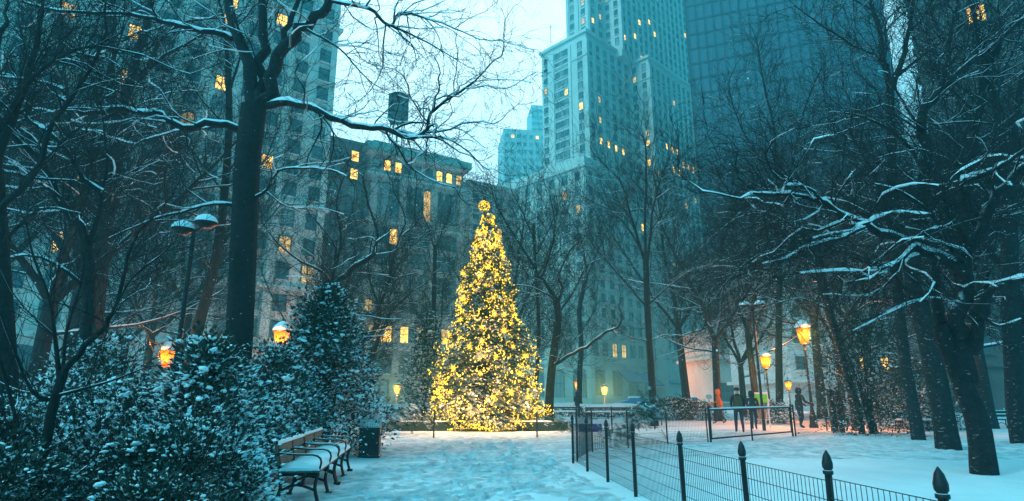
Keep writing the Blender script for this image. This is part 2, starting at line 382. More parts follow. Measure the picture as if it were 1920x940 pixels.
class Tree:
    def __init__(s, seed, minr=.0045, up=.15, wig=.22, ang=(30, 60), lenk=20, space=(.085, .07), droop=0.0, snow=.5, maxn=40000, sp=.30, minL=.30, lmax=3.0, rk=.011):
        s.r = random.Random(seed); s.br = []; s.tr = []; s.minr = minr; s.up = up; s.wig = wig; s.ang = ang
        s.lenk = lenk; s.space = space; s.droop = droop; s.snowf = snow; s.maxn = int(maxn * 2.2); s.sp = sp; s.minL = minL; s.lmax = lmax; s.rk = rk
    def grow(s, p, d, r, lvl, L):
        rng = s.r
        if len(s.br) > s.maxn: return
        n = 3 if L < s.minL * 1.6 else 5 if L < 1.6 else 8
        st_ = L / n; pts = [tuple(p)]; rd = [r]; x, y, z = p; dx, dy, dz = d
        rend = max(s.minr * .55, r * .4)
        for i in range(n):
            w = s.wig * (1.25 if r > .015 else 1)
            dx += rng.gauss(0, w); dy += rng.gauss(0, w); dz += rng.gauss(0, w * .8) + s.up * (1 if L < 1.5 else .5) - s.droop
            l = math.sqrt(dx * dx + dy * dy + dz * dz) or 1; dx /= l; dy /= l; dz /= l
            x += dx * st_; y += dy * st_; z += dz * st_
            f = (i + 1) / n
            pts.append((x, y, z)); rd.append(r + (rend - r) * f)
        s.br.append((pts, rd))
        if L < s.minL * 1.5: return
        s.spawn(pts, rd, lvl, L, .15)
        s.grow(pts[-1], s.dev((dx, dy, dz), 15), rd[-1], lvl + 1, L * rng.uniform(.35, .55))
    def dev(s, d, a=None):
        rng = s.r; a = R(rng.uniform(*s.ang)) if a is None else R(a)
        d = Vector(d); v = Vector((rng.gauss(0, 1), rng.gauss(0, 1), rng.gauss(0, 1)))
        v = d.cross(v); v.normalize() if v.length > 1e-6 else None
        q = d * math.cos(a) + v * math.sin(a)
        return (q.x, q.y, q.z)
    def spawn(s, pts, rd, lvl, L, t0=.15, dens=1.0):
        rng = s.r; nk = int((L / s.sp + .6) * dens * (1 if lvl < 3 else .8) + rng.random())
        n = len(pts) - 1
        for k in range(nk):
            t = t0 + (1 - t0) * (k + rng.random()) / max(nk, 1); f = t * n; i = min(int(f), n - 1); u = f - i
            a, b = pts[i], pts[i + 1]; p = tuple(a[j] + (b[j] - a[j]) * u for j in range(3)); r = rd[i] + (rd[i + 1] - rd[i]) * u
            cl_ = min(L * rng.uniform(.28, .62) * (1.1 - .4 * t), s.lmax * rng.uniform(.5, 1.1))
            if cl_ < s.minL * .7: cl_ = s.minL * rng.uniform(.7, 1.2)
            cr_ = max(s.minr, min(r * rng.uniform(.45, .7), cl_ * s.rk * rng.uniform(.8, 1.2)))
            d = Vector(b) - Vector(a); d.normalize()
            s.grow(p, s.dev(d), min(cr_, r), lvl + 1, cl_)
    def limb(s, P, r0, r1, n=None, t0=.2, dens=1.0, tip=True, trunk=False, smooth=True, kids=True):
        n = n or max(6, 3 * (len(P) - 1))
        pts = catmull(P, n); rd = [r0 + (r1 - r0) * (i / n) ** .85 for i in range(n + 1)]
        if not trunk and r0 > .03:   # knobbly
            pts = [tuple(c + s.r.gauss(0, .35 * rd[i]) if 0 < i < n else c for c in q) for i, q in enumerate(pts)]
        (s.tr if trunk else s.br).append((pts, rd))
        L = sum((Vector(pts[i + 1]) - Vector(pts[i])).length for i in range(n))
        if kids: s.spawn(pts, rd, 1, L, t0, dens * 1.15)
        if tip and kids:
            d = Vector(pts[-1]) - Vector(pts[-2]); d.normalize()
            s.grow(pts[-1], s.dev(tuple(d), 12), r1, 2, min(L * .45, s.lmax))
        return pts, rd
    def snow_polys(s, minr=.012, amt=1.0):
        out = []; rng = s.r
        for pts, rd in s.br + s.tr:
            if rd[0] < minr: continue
            n = len(pts); P = []; Q = []
            m = 0
            for i in range(n):
                a = Vector(pts[max(i - 1, 0)]); b = Vector(pts[min(i + 1, n - 1)]); t = (b - a)
                t.normalize(); k = max(0.0, 1 - abs(t.z) * 1.25)
                k = min(1, k * 2.2) * rng.uniform(.55, 1.1)
                rr_ = rd[i]; h = (rr_ * .62 + .010) * amt
                # cap lies on the upper side of the limb
                side = Vector((0, 0, 1)) - t * t.z; side.normalize() if side.length > 1e-6 else None
                c = Vector(pts[i]) + side * (rr_ * .62 - (0 if k > .15 else rr_ * 1.5))
                P.append(tuple(c)); Q.append(max(.0005, (rr_ * .62 + .006) * k * amt)); m = max(m, k)
            if m > .3: out.append((P, Q))
        return out
    def build(s, name, label, base, bark, group=None, snowr=.012, snowamt=1.0, cat='tree', origin=None):
        root = empty(name, base, 0, label, cat, group)
        print('TREE', len(s.br), s.maxn, label[:50])
        inv = np.array(base, float)
        def rel(polys): return [([tuple(np.array(p) - inv) for p in P], r) for P, r in polys]
        if s.tr: link('trunk', tubes_mesh('trunk', rel(s.tr), bark), root)
        if s.br: link('crown', tubes_mesh('crown', rel(s.br), [bark, M['bark_clean']]), root)
        if snowamt > 0:
            sp_ = s.snow_polys(snowr, snowamt)
            me = tubes_mesh('snow', rel(sp_), M['snow']) if sp_ else None
            if me: link('snow', me, root)['kind'] = 'stuff'
        return root
def gx(px, py, Y, Z0=None):
    p = at(px, py, Y); return (p.x, p.y, p.z)
def px_limb(pts, Y0, Y1):
    n = len(pts) - 1
    return [gx(p[0], p[1], Y0 + (Y1 - Y0) * i / max(n, 1)) for i, p in enumerate(pts)]
def ground_pt(p): return (p[0], p[1], -.05)
def hero(name, label, Y, trunk, r0, r1, limbs, bark='bark', seed=1, flare=1.25, group=None, snowr=.012, snowamt=1.0, base_dx=0, tdens=0.0, base=None, cat='tree', **kw):
    T = Tree(seed, **kw)
    tp = [gx(*q, Y) if len(q) == 2 else gx(*q) for q in trunk]
    b = (tp[0][0] + base_dx, tp[0][1], -.08) if base is None else base
    n0 = max(0, tp[0][2])
    full = ([b] + tp) if tp[0][2] > .25 else [(tp[0][0], tp[0][1], -.08)] + tp[1:]
    n = 14
    pts = catmull(full, n); rd = [r0 + (r1 - r0) * (i / n) for i in range(n + 1)]
    rd[0] = r0 * flare; rd[1] = r0 * (1 + (flare - 1) * .15) if n > 1 else rd[1]
    # flare ring close to the ground
    q = Vector(pts[0]).lerp(Vector(pts[1]), .25)
    pts.insert(1, tuple(q)); rd.insert(1, r0 * (1 + (flare - 1) * .35)); q = Vector(pts[0]).lerp(Vector(pts[1]), .35); pts.insert(1, tuple(q)); rd.insert(1, r0 * (1 + (flare - 1) * .7)); rd[0] = r0 * (1 + (flare - 1) * 1.5)
    T.tr.append((pts, rd))
    if tdens: T.spawn(pts, rd, 0, 6, .45, tdens)
    for L in limbs:
        P, a, c = L[0], L[1], L[2]; y1 = L[3] if len(L) > 3 else Y; d = L[4] if len(L) > 4 else 1.0; t0 = L[5] if len(L) > 5 else .15
        T.limb(px_limb(P, Y, y1) if len(L) < 7 else px_limb(P, L[6], y1), a, c, dens=d, t0=t0)
    base_ = (pts[0][0], pts[0][1], 0.0)
    return T.build(name, label, base_, M[bark], group, snowr, snowamt, cat)
def generic_tree(seed, H, r0, minr, spread=1.0, forks=(2, 4), fork_h=.3, **kw):
    T = Tree(seed, minr=minr, **kw); rng = random.Random(seed * 7 + 1)
    lean = rng.uniform(-.05, .05), rng.uniform(-.05, .05)
    fh = H * fork_h * rng.uniform(.8, 1.2)
    tp = [(0, 0, -.1), (lean[0] * fh * .5, lean[1] * fh * .5, fh * .5), (lean[0] * fh, lean[1] * fh, fh)]
    pts = catmull(tp, 6); rd = [r0 * 1.3, r0 * 1.05, r0, r0 * .97, r0 * .93, r0 * .9, r0 * .85]
    T.tr.append((pts, rd)); top = Vector(pts[-1])
    nf = rng.randint(*forks); a0 = rng.uniform(0, 6.28)
    for k in range(nf):
        a = a0 + k * 6.283 / nf + rng.uniform(-.4, .4); L = H * (1 - fork_h) * rng.uniform(.75, 1.05)
        out = spread * rng.uniform(.25, .6); P = [tuple(top)]
        q = top.copy()
        for i in range(4):
            f = (i + 1) / 4
            q = q + Vector((math.cos(a) * out * L / 4 * (1.2 - .4 * f), math.sin(a) * out * L / 4 * (1.2 - .4 * f), L / 4 * (1 - out * .3))) + Vector((rng.gauss(0, .12), rng.gauss(0, .12), 0)) * (L / 8)
            P.append(tuple(q))
        T.limb(P, r0 * rng.uniform(.5, .68), max(minr * 1.5, r0 * .08), n=12, t0=.12)
    for k in range(rng.randint(1, 3)):
        z = fh * rng.uniform(.65, 1); a = rng.uniform(0, 6.28); L = H * rng.uniform(.25, .4)
        c = Vector((lean[0] * z, lean[1] * z, z))
        T.limb([tuple(c), tuple(c + Vector((math.cos(a), math.sin(a), .25)) * L * .5), tuple(c + Vector((math.cos(a + .2), math.sin(a + .2), .45)) * L)], r0 * .3, minr * 1.6, n=8)
    return T
# ---------------------------------------------------------------- traced trees
G1 = 'bare park trees carrying snow'
hero('bare_tree', 'tall thick-trunked bare tree beside the round-topped lantern, forking high above with long snowy limbs', 14,
     [(440, 790), (444, 700), (452, 560), (458, 420), (464, 300), (476, 200)], .30, .31, [
     ([(474, 200), (460, 120), (442, 50), (420, -60), (400, -160)], .20, .08, 14, .5),
     ([(482, 200), (490, 120), (494, 40), (492, -60), (505, -170)], .17, .07, 15, .5),
     ([(488, 195), (512, 128), (552, 72), (590, 38), (622, 0), (670, -60)], .19, .09, 13, .4),
     ([(508, 140), (532, 80), (548, 30), (580, -40)], .11, .05, 14.5, .5),
     ([(448, 72), (400, 62), (340, 50), (290, 35), (210, 25), (110, 20), (30, 0)], .085, .025, 12.5, 1.0),
     ([(458, 250), (410, 233), (345, 239), (300, 215), (270, 212), (215, 205), (150, 212), (110, 165), (40, 150), (-20, 140)], .10, .025, 12, 1.0),
     ([(410, 236), (330, 247), (265, 265), (240, 290)], .04, .015, 14.5, 1.0),
     ([(490, 200), (540, 193), (600, 212), (660, 235), (715, 240), (772, 259), (800, 243), (806, 215), (835, 190), (872, 165)], .105, .022, 12.6, 1.15),
     ([(772, 259), (825, 258), (865, 275), (905, 312)], .032, .010, 12.4, 1.6, .1, 12.8),
     ([(772, 259), (800, 290), (850, 330)], .02, .008, 12.6, 1.5, .1, 12.8),
     ([(622, 2), (690, 15), (715, 38), (735, 48), (748, 25), (790, 32), (850, 52), (900, 75)], .055, .012, 12, 1.3, .1, 13),
     ([(735, 48), (765, 62), (805, 82), (860, 115)], .032, .010, 12, 1.5, .1, 12.5),
     ([(575, 55), (620, 80), (650, 105), (690, 150), (725, 172)], .032, .008, 12.6, 1.4, .1, 13.4),
     ([(472, 376), (500, 356), (520, 322), (570, 315), (620, 318), (650, 330)], .045, .010, 13, 1.3),
     ([(500, 360), (540, 388), (600, 390), (645, 402)], .02, .008, 13.4, 1.2),
     ([(455, 386), (400, 383), (340, 397), (270, 418), (205, 447)], .05, .02, 13, 1.0),
     ([(600, 212), (625, 250), (620, 300), (600, 330)], .025, .008, 13, 1.3, .1, 13.6)],
     seed=3, sp=.33, minL=.24, lmax=2.6, up=.02, wig=.26, minr=.0052, lenk=19, droop=.02, maxn=22000, snowamt=1.6)
hero('bare_tree', 'dark leaning bare tree with thick snow ridges on its limbs, nearest on the open lawn', 11,
     [(1843, 876), (1835, 800), (1812, 735), (1788, 680), (1762, 610)], .21, .13, [
     ([(1822, 760), (1808, 690), (1803, 620), (1806, 560), (1812, 480), (1840, 410), (1875, 360), (1925, 310)], .18, .07, 10.5, .5, .35),
     ([(1775, 650), (1762, 600), (1752, 520), (1735, 430)], .13, .06, 11.5, .5),
     ([(1806, 520), (1790, 496), (1700, 456), (1620, 425), (1545, 383), (1480, 366), (1410, 362)], .115, .02, 10, 1.1),
     ([(1545, 383), (1525, 360), (1495, 345), (1470, 330)], .035, .010, 10, 1.4, .1, 10.2),
     ([(1610, 424), (1660, 402), (1700, 398), (1745, 402)], .035, .012, 9.8, 1.3, .1, 10.3),
     ([(1620, 426), (1580, 445), (1515, 462), (1470, 485), (1430, 495)], .045, .010, 10, 1.4, .1, 10.3),
     ([(1700, 458), (1745, 430), (1770, 425)], .04, .015, 10.3, 1.3, .1, 10.5),
     ([(1715, 462), (1680, 490), (1640, 508), (1560, 508), (1500, 512)], .045, .010, 9.6, 1.4, .1, 10.5),
     ([(1835, 420), (1800, 350), (1850, 326), (1890, 305), (1930, 270)], .09, .03, 10, 1.0, .1, 10.8),
     ([(1826, 600), (1848, 558), (1878, 532), (1935, 520)], .085, .05, 9.8, .7, .1, 10.8),
     ([(1820, 660), (1836, 600), (1850, 555)], .12, .08, 10.6, .2, .1, 10.9),
     ([(1840, 590), (1872, 612), (1915, 598)], .035, .012, 10.3, 1.0, .1, 10.6),
     ([(1812, 500), (1770, 440), (1745, 400), (1690, 360), (1640, 345)], .06, .012, 10, 1.3, .1, 10.7),
     ([(1820, 470), (1800, 430), (1770, 380), (1790, 330), (1840, 300)], .07, .015, 10, 1.2, .1, 10.7),
     ([(1812, 590), (1760, 560), (1700, 570), (1640, 600), (1600, 620)], .03, .007, 10, 1.3, .1, 10.9)],
     seed=8, sp=.19, minL=.22, lmax=2.4, up=.02, wig=.36, minr=.0052, lenk=18, droop=.03, flare=1.12, base=(at(1843, 880, 11).x, 11, -.08), snowr=.015, snowamt=1.75, maxn=20000)
hero('bare_tree', 'broad dark bare tree whose trunk splits into two leaning stems, rising from the snow mound', 16,
     [(1768, 775), (1754, 700), (1738, 630), (1722, 560)], .28, .22, [
     ([(1722, 570), (1716, 500), (1726, 380), (1735, 270), (1725, 222), (1758, 175), (1800, 130), (1880, 70)], .22, .06, 14, .8),
     ([(1745, 660), (1790, 590), (1810, 500), (1800, 400), (1830, 250), (1860, 100)], .2, .08, 15, .8),
     ([(1716, 500), (1670, 420), (1640, 330), (1600, 260)], .1, .03, 15, 1.0),
     ([(1730, 320), (1690, 260), (1620, 220), (1560, 210)], .07, .015, 15, 1.1, .1, 15.5),
     ([(1760, 172), (1780, 100), (1790, 20), (1810, -60)], .07, .03, 14.5, 1.0, .1, 14.6),
     ([(1810, 480), (1850, 440), (1880, 400), (1930, 370)], .06, .02, 14, 1.0, .1, 15.2)],
     seed=12, sp=.28, minL=.3, lmax=3.2, wig=.24, up=.06, minr=.007, lenk=18, maxn=9000)
hero('bare_tree', 'tall straight dark tree behind the broad split one, forking against the pale gap of sky', 21,
     [(1714, 770), (1700, 700), (1690, 620), (1681, 520), (1674, 400), (1671, 250), (1669, 165)], .20, .14, [
     ([(1669, 170), (1652, 80), (1632, 0), (1615, -90)], .12, .05, 21, .9),
     ([(1671, 170), (1694, 100), (1708, 30), (1722, -50)], .12, .05, 20, .9),
     ([(1668, 140), (1655, 112), (1600, 85), (1540, 48), (1490, 10)], .07, .02, 20, 1.1),
     ([(1680, 145), (1735, 100), (1775, 70), (1800, 15)], .07, .02, 20, 1.1),
     ([(1700, 70), (1740, 20), (1760, -30)], .05, .02, 20, 1.0),
     ([(1672, 330), (1620, 280), (1570, 250), (1530, 255)], .05, .015, 20, 1.1),
     ([(1675, 400), (1640, 340), (1650, 290)], .05, .02, 21, 1.1)],
     seed=14, sp=.3, minL=.36, lmax=3.5, wig=.2, up=.08, minr=.008, lenk=19, maxn=8000)
hero('bare_tree', 'heavy dark trunk standing behind the far right park bench', 19,
     [(1908, 775), (1903, 700), (1897, 600), (1893, 450), (1890, 300)], .30, .22, [
     ([(1890, 310), (1870, 200), (1840, 100), (1820, 0)], .17, .06, 18, .9),
     ([(1890, 310), (1910, 200), (1930, 100)], .17, .06, 18, .9),
     ([(1893, 450), (1850, 400), (1800, 390), (1740, 400)], .08, .02, 17, 1.1)],
     seed=15, sp=.30, minL=.36, lmax=4.2, tdens=1.0, wig=.22, minr=.009, maxn=5000)
hero('bare_tree', 'spreading grey bare tree behind the leafy bush next to the brightest street lantern', 27,
     [(1604, 770), (1590, 700), (1570, 630), (1552, 580)], .22, .17, [
     ([(1552, 580), (1535, 520), (1520, 450), (1500, 400)], .12, .03, 26, 1.0),
     ([(1556, 590), (1580, 520), (1590, 440), (1610, 380)], .11, .03, 27, 1.0),
     ([(1570, 630), (1610, 560), (1650, 520), (1680, 500)], .08, .02, 26, 1.1),
     ([(1575, 650), (1600, 620), (1650, 600), (1700, 595)], .06, .015, 25, 1.1),
     ([(1552, 580), (1500, 560), (1450, 570)], .06, .015, 26, 1.1)],
     bark='bark2', seed=16, sp=.30, minL=.36, lmax=4.2, tdens=1.0, wig=.22, up=.08, minr=.009, maxn=6000)
hero('bare_tree', 'big forked bare tree between the dark sapling and the twin-headed floodlight', 22,
     [(163, 700), (172, 600), (184, 480), (196, 400), (207, 330), (218, 250)], .42, .33, [
     ([(218, 255), (236, 180), (262, 90), (285, 0), (300, -80)], .25, .1, 22, .7),
     ([(216, 260), (205, 170), (212, 70), (205, -40)], .2, .08, 23, .7),
     ([(240, 170), (280, 120), (300, 80), (350, 40), (420, 35)], .1, .03, 20, 1.0),
     ([(262, 150), (310, 105), (370, 70), (440, 40)], .09, .03, 20, 1.0),
     ([(196, 420), (150, 360), (110, 300), (60, 235), (0, 190)], .16, .06, 18, 1.0),
     ([(206, 350), (170, 300), (130, 260), (135, 200)], .1, .03, 20, 1.0),
     ([(214, 400), (245, 330), (300, 290), (330, 250)], .07, .02, 20, 1.1),
     ([(212, 380), (222, 360), (250, 330), (300, 300)], .06, .02, 19, 1.1),
     ([(222, 300), (237, 262), (255, 235), (300, 180), (360, 170)], .08, .02, 20, 1.1)],
     bark='bark2', seed=21, sp=.34, minL=.34, wig=.26, up=.04, minr=.008, droop=.01, maxn=11000, snowamt=1.5)
hero('bare_tree', 'dark bare tree at the left edge with two long snow-lined limbs sloping up and outwards', 12,
     [(150, 800), (155, 700), (165, 600), (166, 520), (160, 450)], .14, .11, [
     ([(160, 455), (125, 395), (108, 360), (66, 293), (0, 232), (-60, 180)], .095, .05, 10.5, 1.0),
     ([(164, 470), (150, 440), (130, 395), (100, 360), (50, 330), (0, 320)], .05, .02, 10.5, 1.1),
     ([(190, 360), (150, 325), (110, 265), (60, 228), (20, 200), (-40, 190)], .06, .02, 10.5, 1.1, .1, 11.5),
     ([(162, 470), (185, 400), (192, 360), (200, 300), (190, 200)], .06, .02, 12, 1.1),
     ([(160, 540), (110, 500), (60, 480), (0, 485)], .05, .015, 11, 1.1)],
     seed=22, sp=.22, minL=.26, lmax=2.4, wig=.26, up=.03, minr=.005, maxn=9000, snowamt=1.6)
hero('bare_tree', 'slim leaning bare tree just left of the thickest trunk, behind the twin-headed floodlight', 24,
     [(352, 720), (362, 660), (375, 600), (397, 520), (412, 440), (423, 340), (430, 230), (427, 120)], .26, .13, [
     ([(427, 120), (420, 40), (400, -40)], .1, .04, 24, 1.0), ([(428, 180), (450, 110), (480, 50)], .08, .03, 24, 1.0),
     ([(420, 360), (380, 310), (350, 270), (320, 270)], .05, .015, 23, 1.1), ([(408, 470), (440, 430), (465, 430)], .05, .015, 24, 1.0),
     ([(424, 330), (460, 280), (500, 260), (560, 250)], .05, .015, 23, 1.2), ([(428, 240), (380, 190), (350, 140)], .05, .015, 23, 1.2)],
     seed=23, sp=.30, minL=.36, lmax=4.2, tdens=1.0, wig=.22, up=.06, minr=.009, maxn=6000)
hero('bare_tree', 'snow-plastered bare tree rising behind the tall holly bush', 18.5,
     [(612, 700), (614, 600), (622, 540)], .17, .12, [
     ([(622, 540), (650, 512), (675, 495), (700, 478)], .10, .07, 18, .6),
     ([(700, 478), (708, 440), (690, 380), (680, 330)], .06, .02, 18, 1.1, .1, 18),
     ([(622, 535), (600, 508), (565, 490), (520, 455), (500, 430)], .06, .02, 18, 1.1),
     ([(622, 530), (630, 480), (622, 450), (590, 410)], .055, .02, 18.5, 1.1),
     ([(630, 500), (640, 440), (630, 380), (650, 320)], .05, .02, 19, 1.1)],
     bark='bark2', seed=24, sp=.30, minL=.36, lmax=4.2, tdens=1.0, wig=.25, up=.05, minr=.007, snowamt=1.5, maxn=6000)
hero('bare_tree', 'pair of crooked bare stems joined low, growing by the arched windows', 30,
     [(682, 760), (686, 700), (700, 660)], .22, .19, [
     ([(690, 690), (672, 655), (700, 625), (712, 600), (713, 575), (726, 540), (738, 480), (760, 420)], .16, .04, 30, .9),
     ([(700, 662), (718, 618), (738, 580), (770, 550), (800, 530)], .12, .03, 29, 1.0),
     ([(713, 580), (700, 550), (690, 500), (700, 440)], .08, .025, 30, 1.0), ([(728, 530), (765, 470), (800, 440)], .06, .02, 29, 1.0)],
     seed=25, sp=.30, minL=.36, lmax=4.2, tdens=1.0, wig=.24, up=.06, minr=.01, maxn=6000)
hero('bare_tree', 'straight dark bare tree between the arched windows and the small bushy conifer', 36,
     [(812, 760), (812, 700), (813, 620), (814, 540), (816, 460)], .17, .12, [
     ([(814, 600), (790, 570), (760, 555), (735, 535)], .06, .02, 36, 1.0), ([(816, 470), (800, 420), (780, 370)], .07, .02, 36, 1.0),
     ([(816, 470), (835, 420), (850, 380)], .07, .02, 36, 1.0), ([(813, 640), (828, 600), (830, 540), (850, 500)], .07, .02, 36, 1.0)],
     seed=26, sp=.30, minL=.36, lmax=4.2, tdens=1.0, wig=.2, up=.1, minr=.011, maxn=5000)
hero('bare_tree', 'dark bare tree right behind the lit fir with one long straight snow-lined low branch', 31,
     [(1030, 760), (1034, 700), (1040, 650), (1047, 594), (1042, 560)], .24, .18, [
     ([(1030, 690), (1065, 668), (1100, 650), (1137, 622)], .09, .07, 29, .3),
     ([(1042, 562), (1020, 548), (985, 536), (955, 534)], .06, .02, 29, 1.0),
     ([(1042, 562), (1012, 516), (975, 460), (940, 402), (925, 370)], .11, .03, 30, 1.0),
     ([(1044, 570), (1055, 540), (1046, 520), (1070, 470), (1100, 440)], .08, .03, 31, 1.0),
     ([(1015, 520), (1030, 480), (1040, 420), (1030, 360)], .07, .02, 31, 1.0),
     ([(1046, 590), (1080, 540), (1100, 500), (1140, 480)], .06, .02, 30, 1.0)],
     seed=27, sp=.30, minL=.36, lmax=4.2, tdens=1.0, wig=.22, up=.07, minr=.01, maxn=8000)
hero('bare_tree', 'slender bare tree by the left lamp of the pair beyond the snowy hedge', 50,
     [(1086, 760), (1087, 700), (1090, 640), (1086, 580), (1100, 520)], .25, .17, [
     ([(1100, 520), (1090, 450), (1060, 390)], .08, .025, 50, 1.0), ([(1100, 520), (1130, 450), (1150, 400)], .08, .025, 50, 1.0),
     ([(1090, 620), (1105, 600), (1118, 572), (1120, 540)], .05, .02, 49, 1.0)],
     seed=28, sp=.30, minL=.36, lmax=4.2, tdens=1.0, wig=.22, up=.08, minr=.011, maxn=5000)
hero('bare_tree', 'thin upright bare tree in the gap just right of the lit fir', 33,
     [(1003, 760), (1008, 680), (1010, 600), (1004, 500), (1000, 420)], .13, .08, [
     ([(1002, 450), (980, 400), (960, 360)], .05, .02, 33, 1.0), ([(1004, 480), (1030, 430), (1050, 380)], .05, .02, 33, 1.0)],
     seed=29, sp=.30, minL=.36, lmax=4.2, tdens=1.0, wig=.2, up=.1, minr=.011, maxn=4000)
hero('bare_tree', 'slender vase-shaped bare tree standing in front of the blue awnings', 31,
     [(1225, 760), (1221, 700), (1217, 640), (1213, 560), (1211, 490)], .20, .15, [
     ([(1210, 495), (1183, 404), (1164, 343), (1119, 295)], .08, .02, 31, 1.0),
     ([(1210, 495), (1211, 388), (1211, 292), (1205, 250)], .09, .025, 31, 1.0),
     ([(1213, 500), (1223, 400), (1243, 324), (1262, 280)], .08, .02, 31, 1.0),
     ([(1212, 575), (1165, 520), (1120, 470), (1100, 440)], .06, .02, 30, 1.0),
     ([(1208, 480), (1164, 410), (1112, 378), (1075, 360)], .06, .02, 30, 1.0),
     ([(1212, 575), (1250, 540), (1290, 510), (1320, 500)], .05, .015, 30, 1.1),
     ([(1216, 640), (1180, 632), (1130, 615)], .04, .012, 29, 1.6),
     ([(1217, 640), (1250, 628), (1300, 632)], .04, .012, 30, 1.6)],
     seed=30, sp=.40, minL=.5, wig=.16, up=.1, minr=.010, maxn=8000)
hero('bare_tree', 'wide-crowned dark bare tree behind the gate, in front of the dark glass tower', 34,
     [(1462, 760), (1460, 650), (1461, 500), (1460, 380)], .22, .16, [
     ([(1460, 390), (1452, 250), (1430, 150), (1420, 80)], .1, .03, 34, 1.1),
     ([(1460, 400), (1490, 290), (1510, 200), (1540, 130)], .1, .03, 33, 1.1),
     ([(1460, 420), (1440, 330), (1390, 240), (1370, 180)], .09, .03, 33, 1.1),
     ([(1460, 480), (1420, 420), (1370, 370), (1330, 340)], .08, .02, 32, 1.1),
     ([(1460, 500), (1500, 430), (1560, 390), (1600, 350)], .08, .02, 32, 1.1),
     ([(1460, 560), (1420, 520), (1370, 500), (1330, 500)], .07, .02, 31, 1.1)],
     seed=31, sp=.40, minL=.45, wig=.2, up=.07, minr=.010, maxn=11000)
hero('bare_tree', 'low spreading bare tree hanging thin drooping twigs beside the right twin-headed floodlight', 24,
     [(1612, 780), (1590, 700), (1560, 600), (1540, 500), (1527, 400)], .11, .08, [
     ([(1528, 470), (1480, 420), (1430, 400), (1380, 410), (1340, 440)], .055, .012, 22, 1.3),
     ([(1528, 500), (1470, 470), (1420, 480), (1370, 520), (1330, 570)], .055, .012, 22, 1.3),
     ([(1527, 410), (1480, 360), (1440, 330), (1400, 320)], .05, .012, 23, 1.2),
     ([(1527, 410), (1510, 320), (1530, 240)], .06, .02, 24, 1.1), ([(1530, 450), (1580, 400), (1600, 330)], .05, .015, 23, 1.1)],
     seed=32, sp=.34, minL=.35, wig=.24, up=.0, minr=.008, droop=.05, maxn=9000)
hero('bare_sapling', 'thin dark many-stemmed sapling growing through the front shrubs at the left edge', 5.6,
     [(58, 935), (84, 840), (100, 760), (118, 705)], .050, .042, [
     ([(118, 705), (150, 662), (192, 622), (212, 585), (232, 520), (240, 478), (262, 430)], .036, .010, 5.4, 1.2),
     ([(112, 720), (104, 640), (92, 560), (62, 480), (50, 420)], .028, .008, 5.8, 1.3),
     ([(104, 750), (60, 735), (20, 640), (-10, 560)], .022, .008, 5.4, 1.3),
     ([(108, 742), (160, 728), (215, 712), (270, 690)], .018, .007, 5.2, 1.3),
     ([(70, 890), (40, 820), (15, 730), (-10, 640)], .03, .012, 5.4, 1.0),
     ([(212, 585), (250, 520), (300, 480), (330, 450)], .016, .006, 5.2, 1.3, .1, 5.4),
     ([(118, 700), (125, 620), (150, 540), (160, 470)], .02, .007, 5.8, 1.2)],
     bark='bark_clean', seed=33, sp=.14, minL=.16, lmax=1.1, wig=.18, up=.07, minr=.0030, lenk=17, flare=1.1, snowr=.008, snowamt=.7, cat='sapling', maxn=6000, space=(.1, .12))
hero('bare_tree', 'blackish bare tree at the very left edge of the picture, over the front shrubs', 9,
     [(12, 830), (8, 720), (2, 600), (-6, 460), (-14, 320)], .20, .15, [
     ([(-10, 330), (20, 230), (60, 120), (80, 20)], .09, .03, 9, 1.0), ([(-6, 400), (60, 330), (100, 230), (170, 130), (200, 60)], .06, .02, 8.6, 1.1),
     ([(-14, 320), (-20, 200), (0, 60)], .1, .04, 9, 1.0), ([(-4, 470), (50, 410), (90, 390), (150, 400)], .04, .012, 8.6, 1.1),
     ([(-12, 260), (60, 150), (150, 90), (230, 95)], .05, .015, 8.4, 1.1)],
     bark='bark_clean', seed=34, sp=.22, minL=.26, lmax=2.6, wig=.24, up=.03, minr=.006, snowamt=.8, maxn=9000)
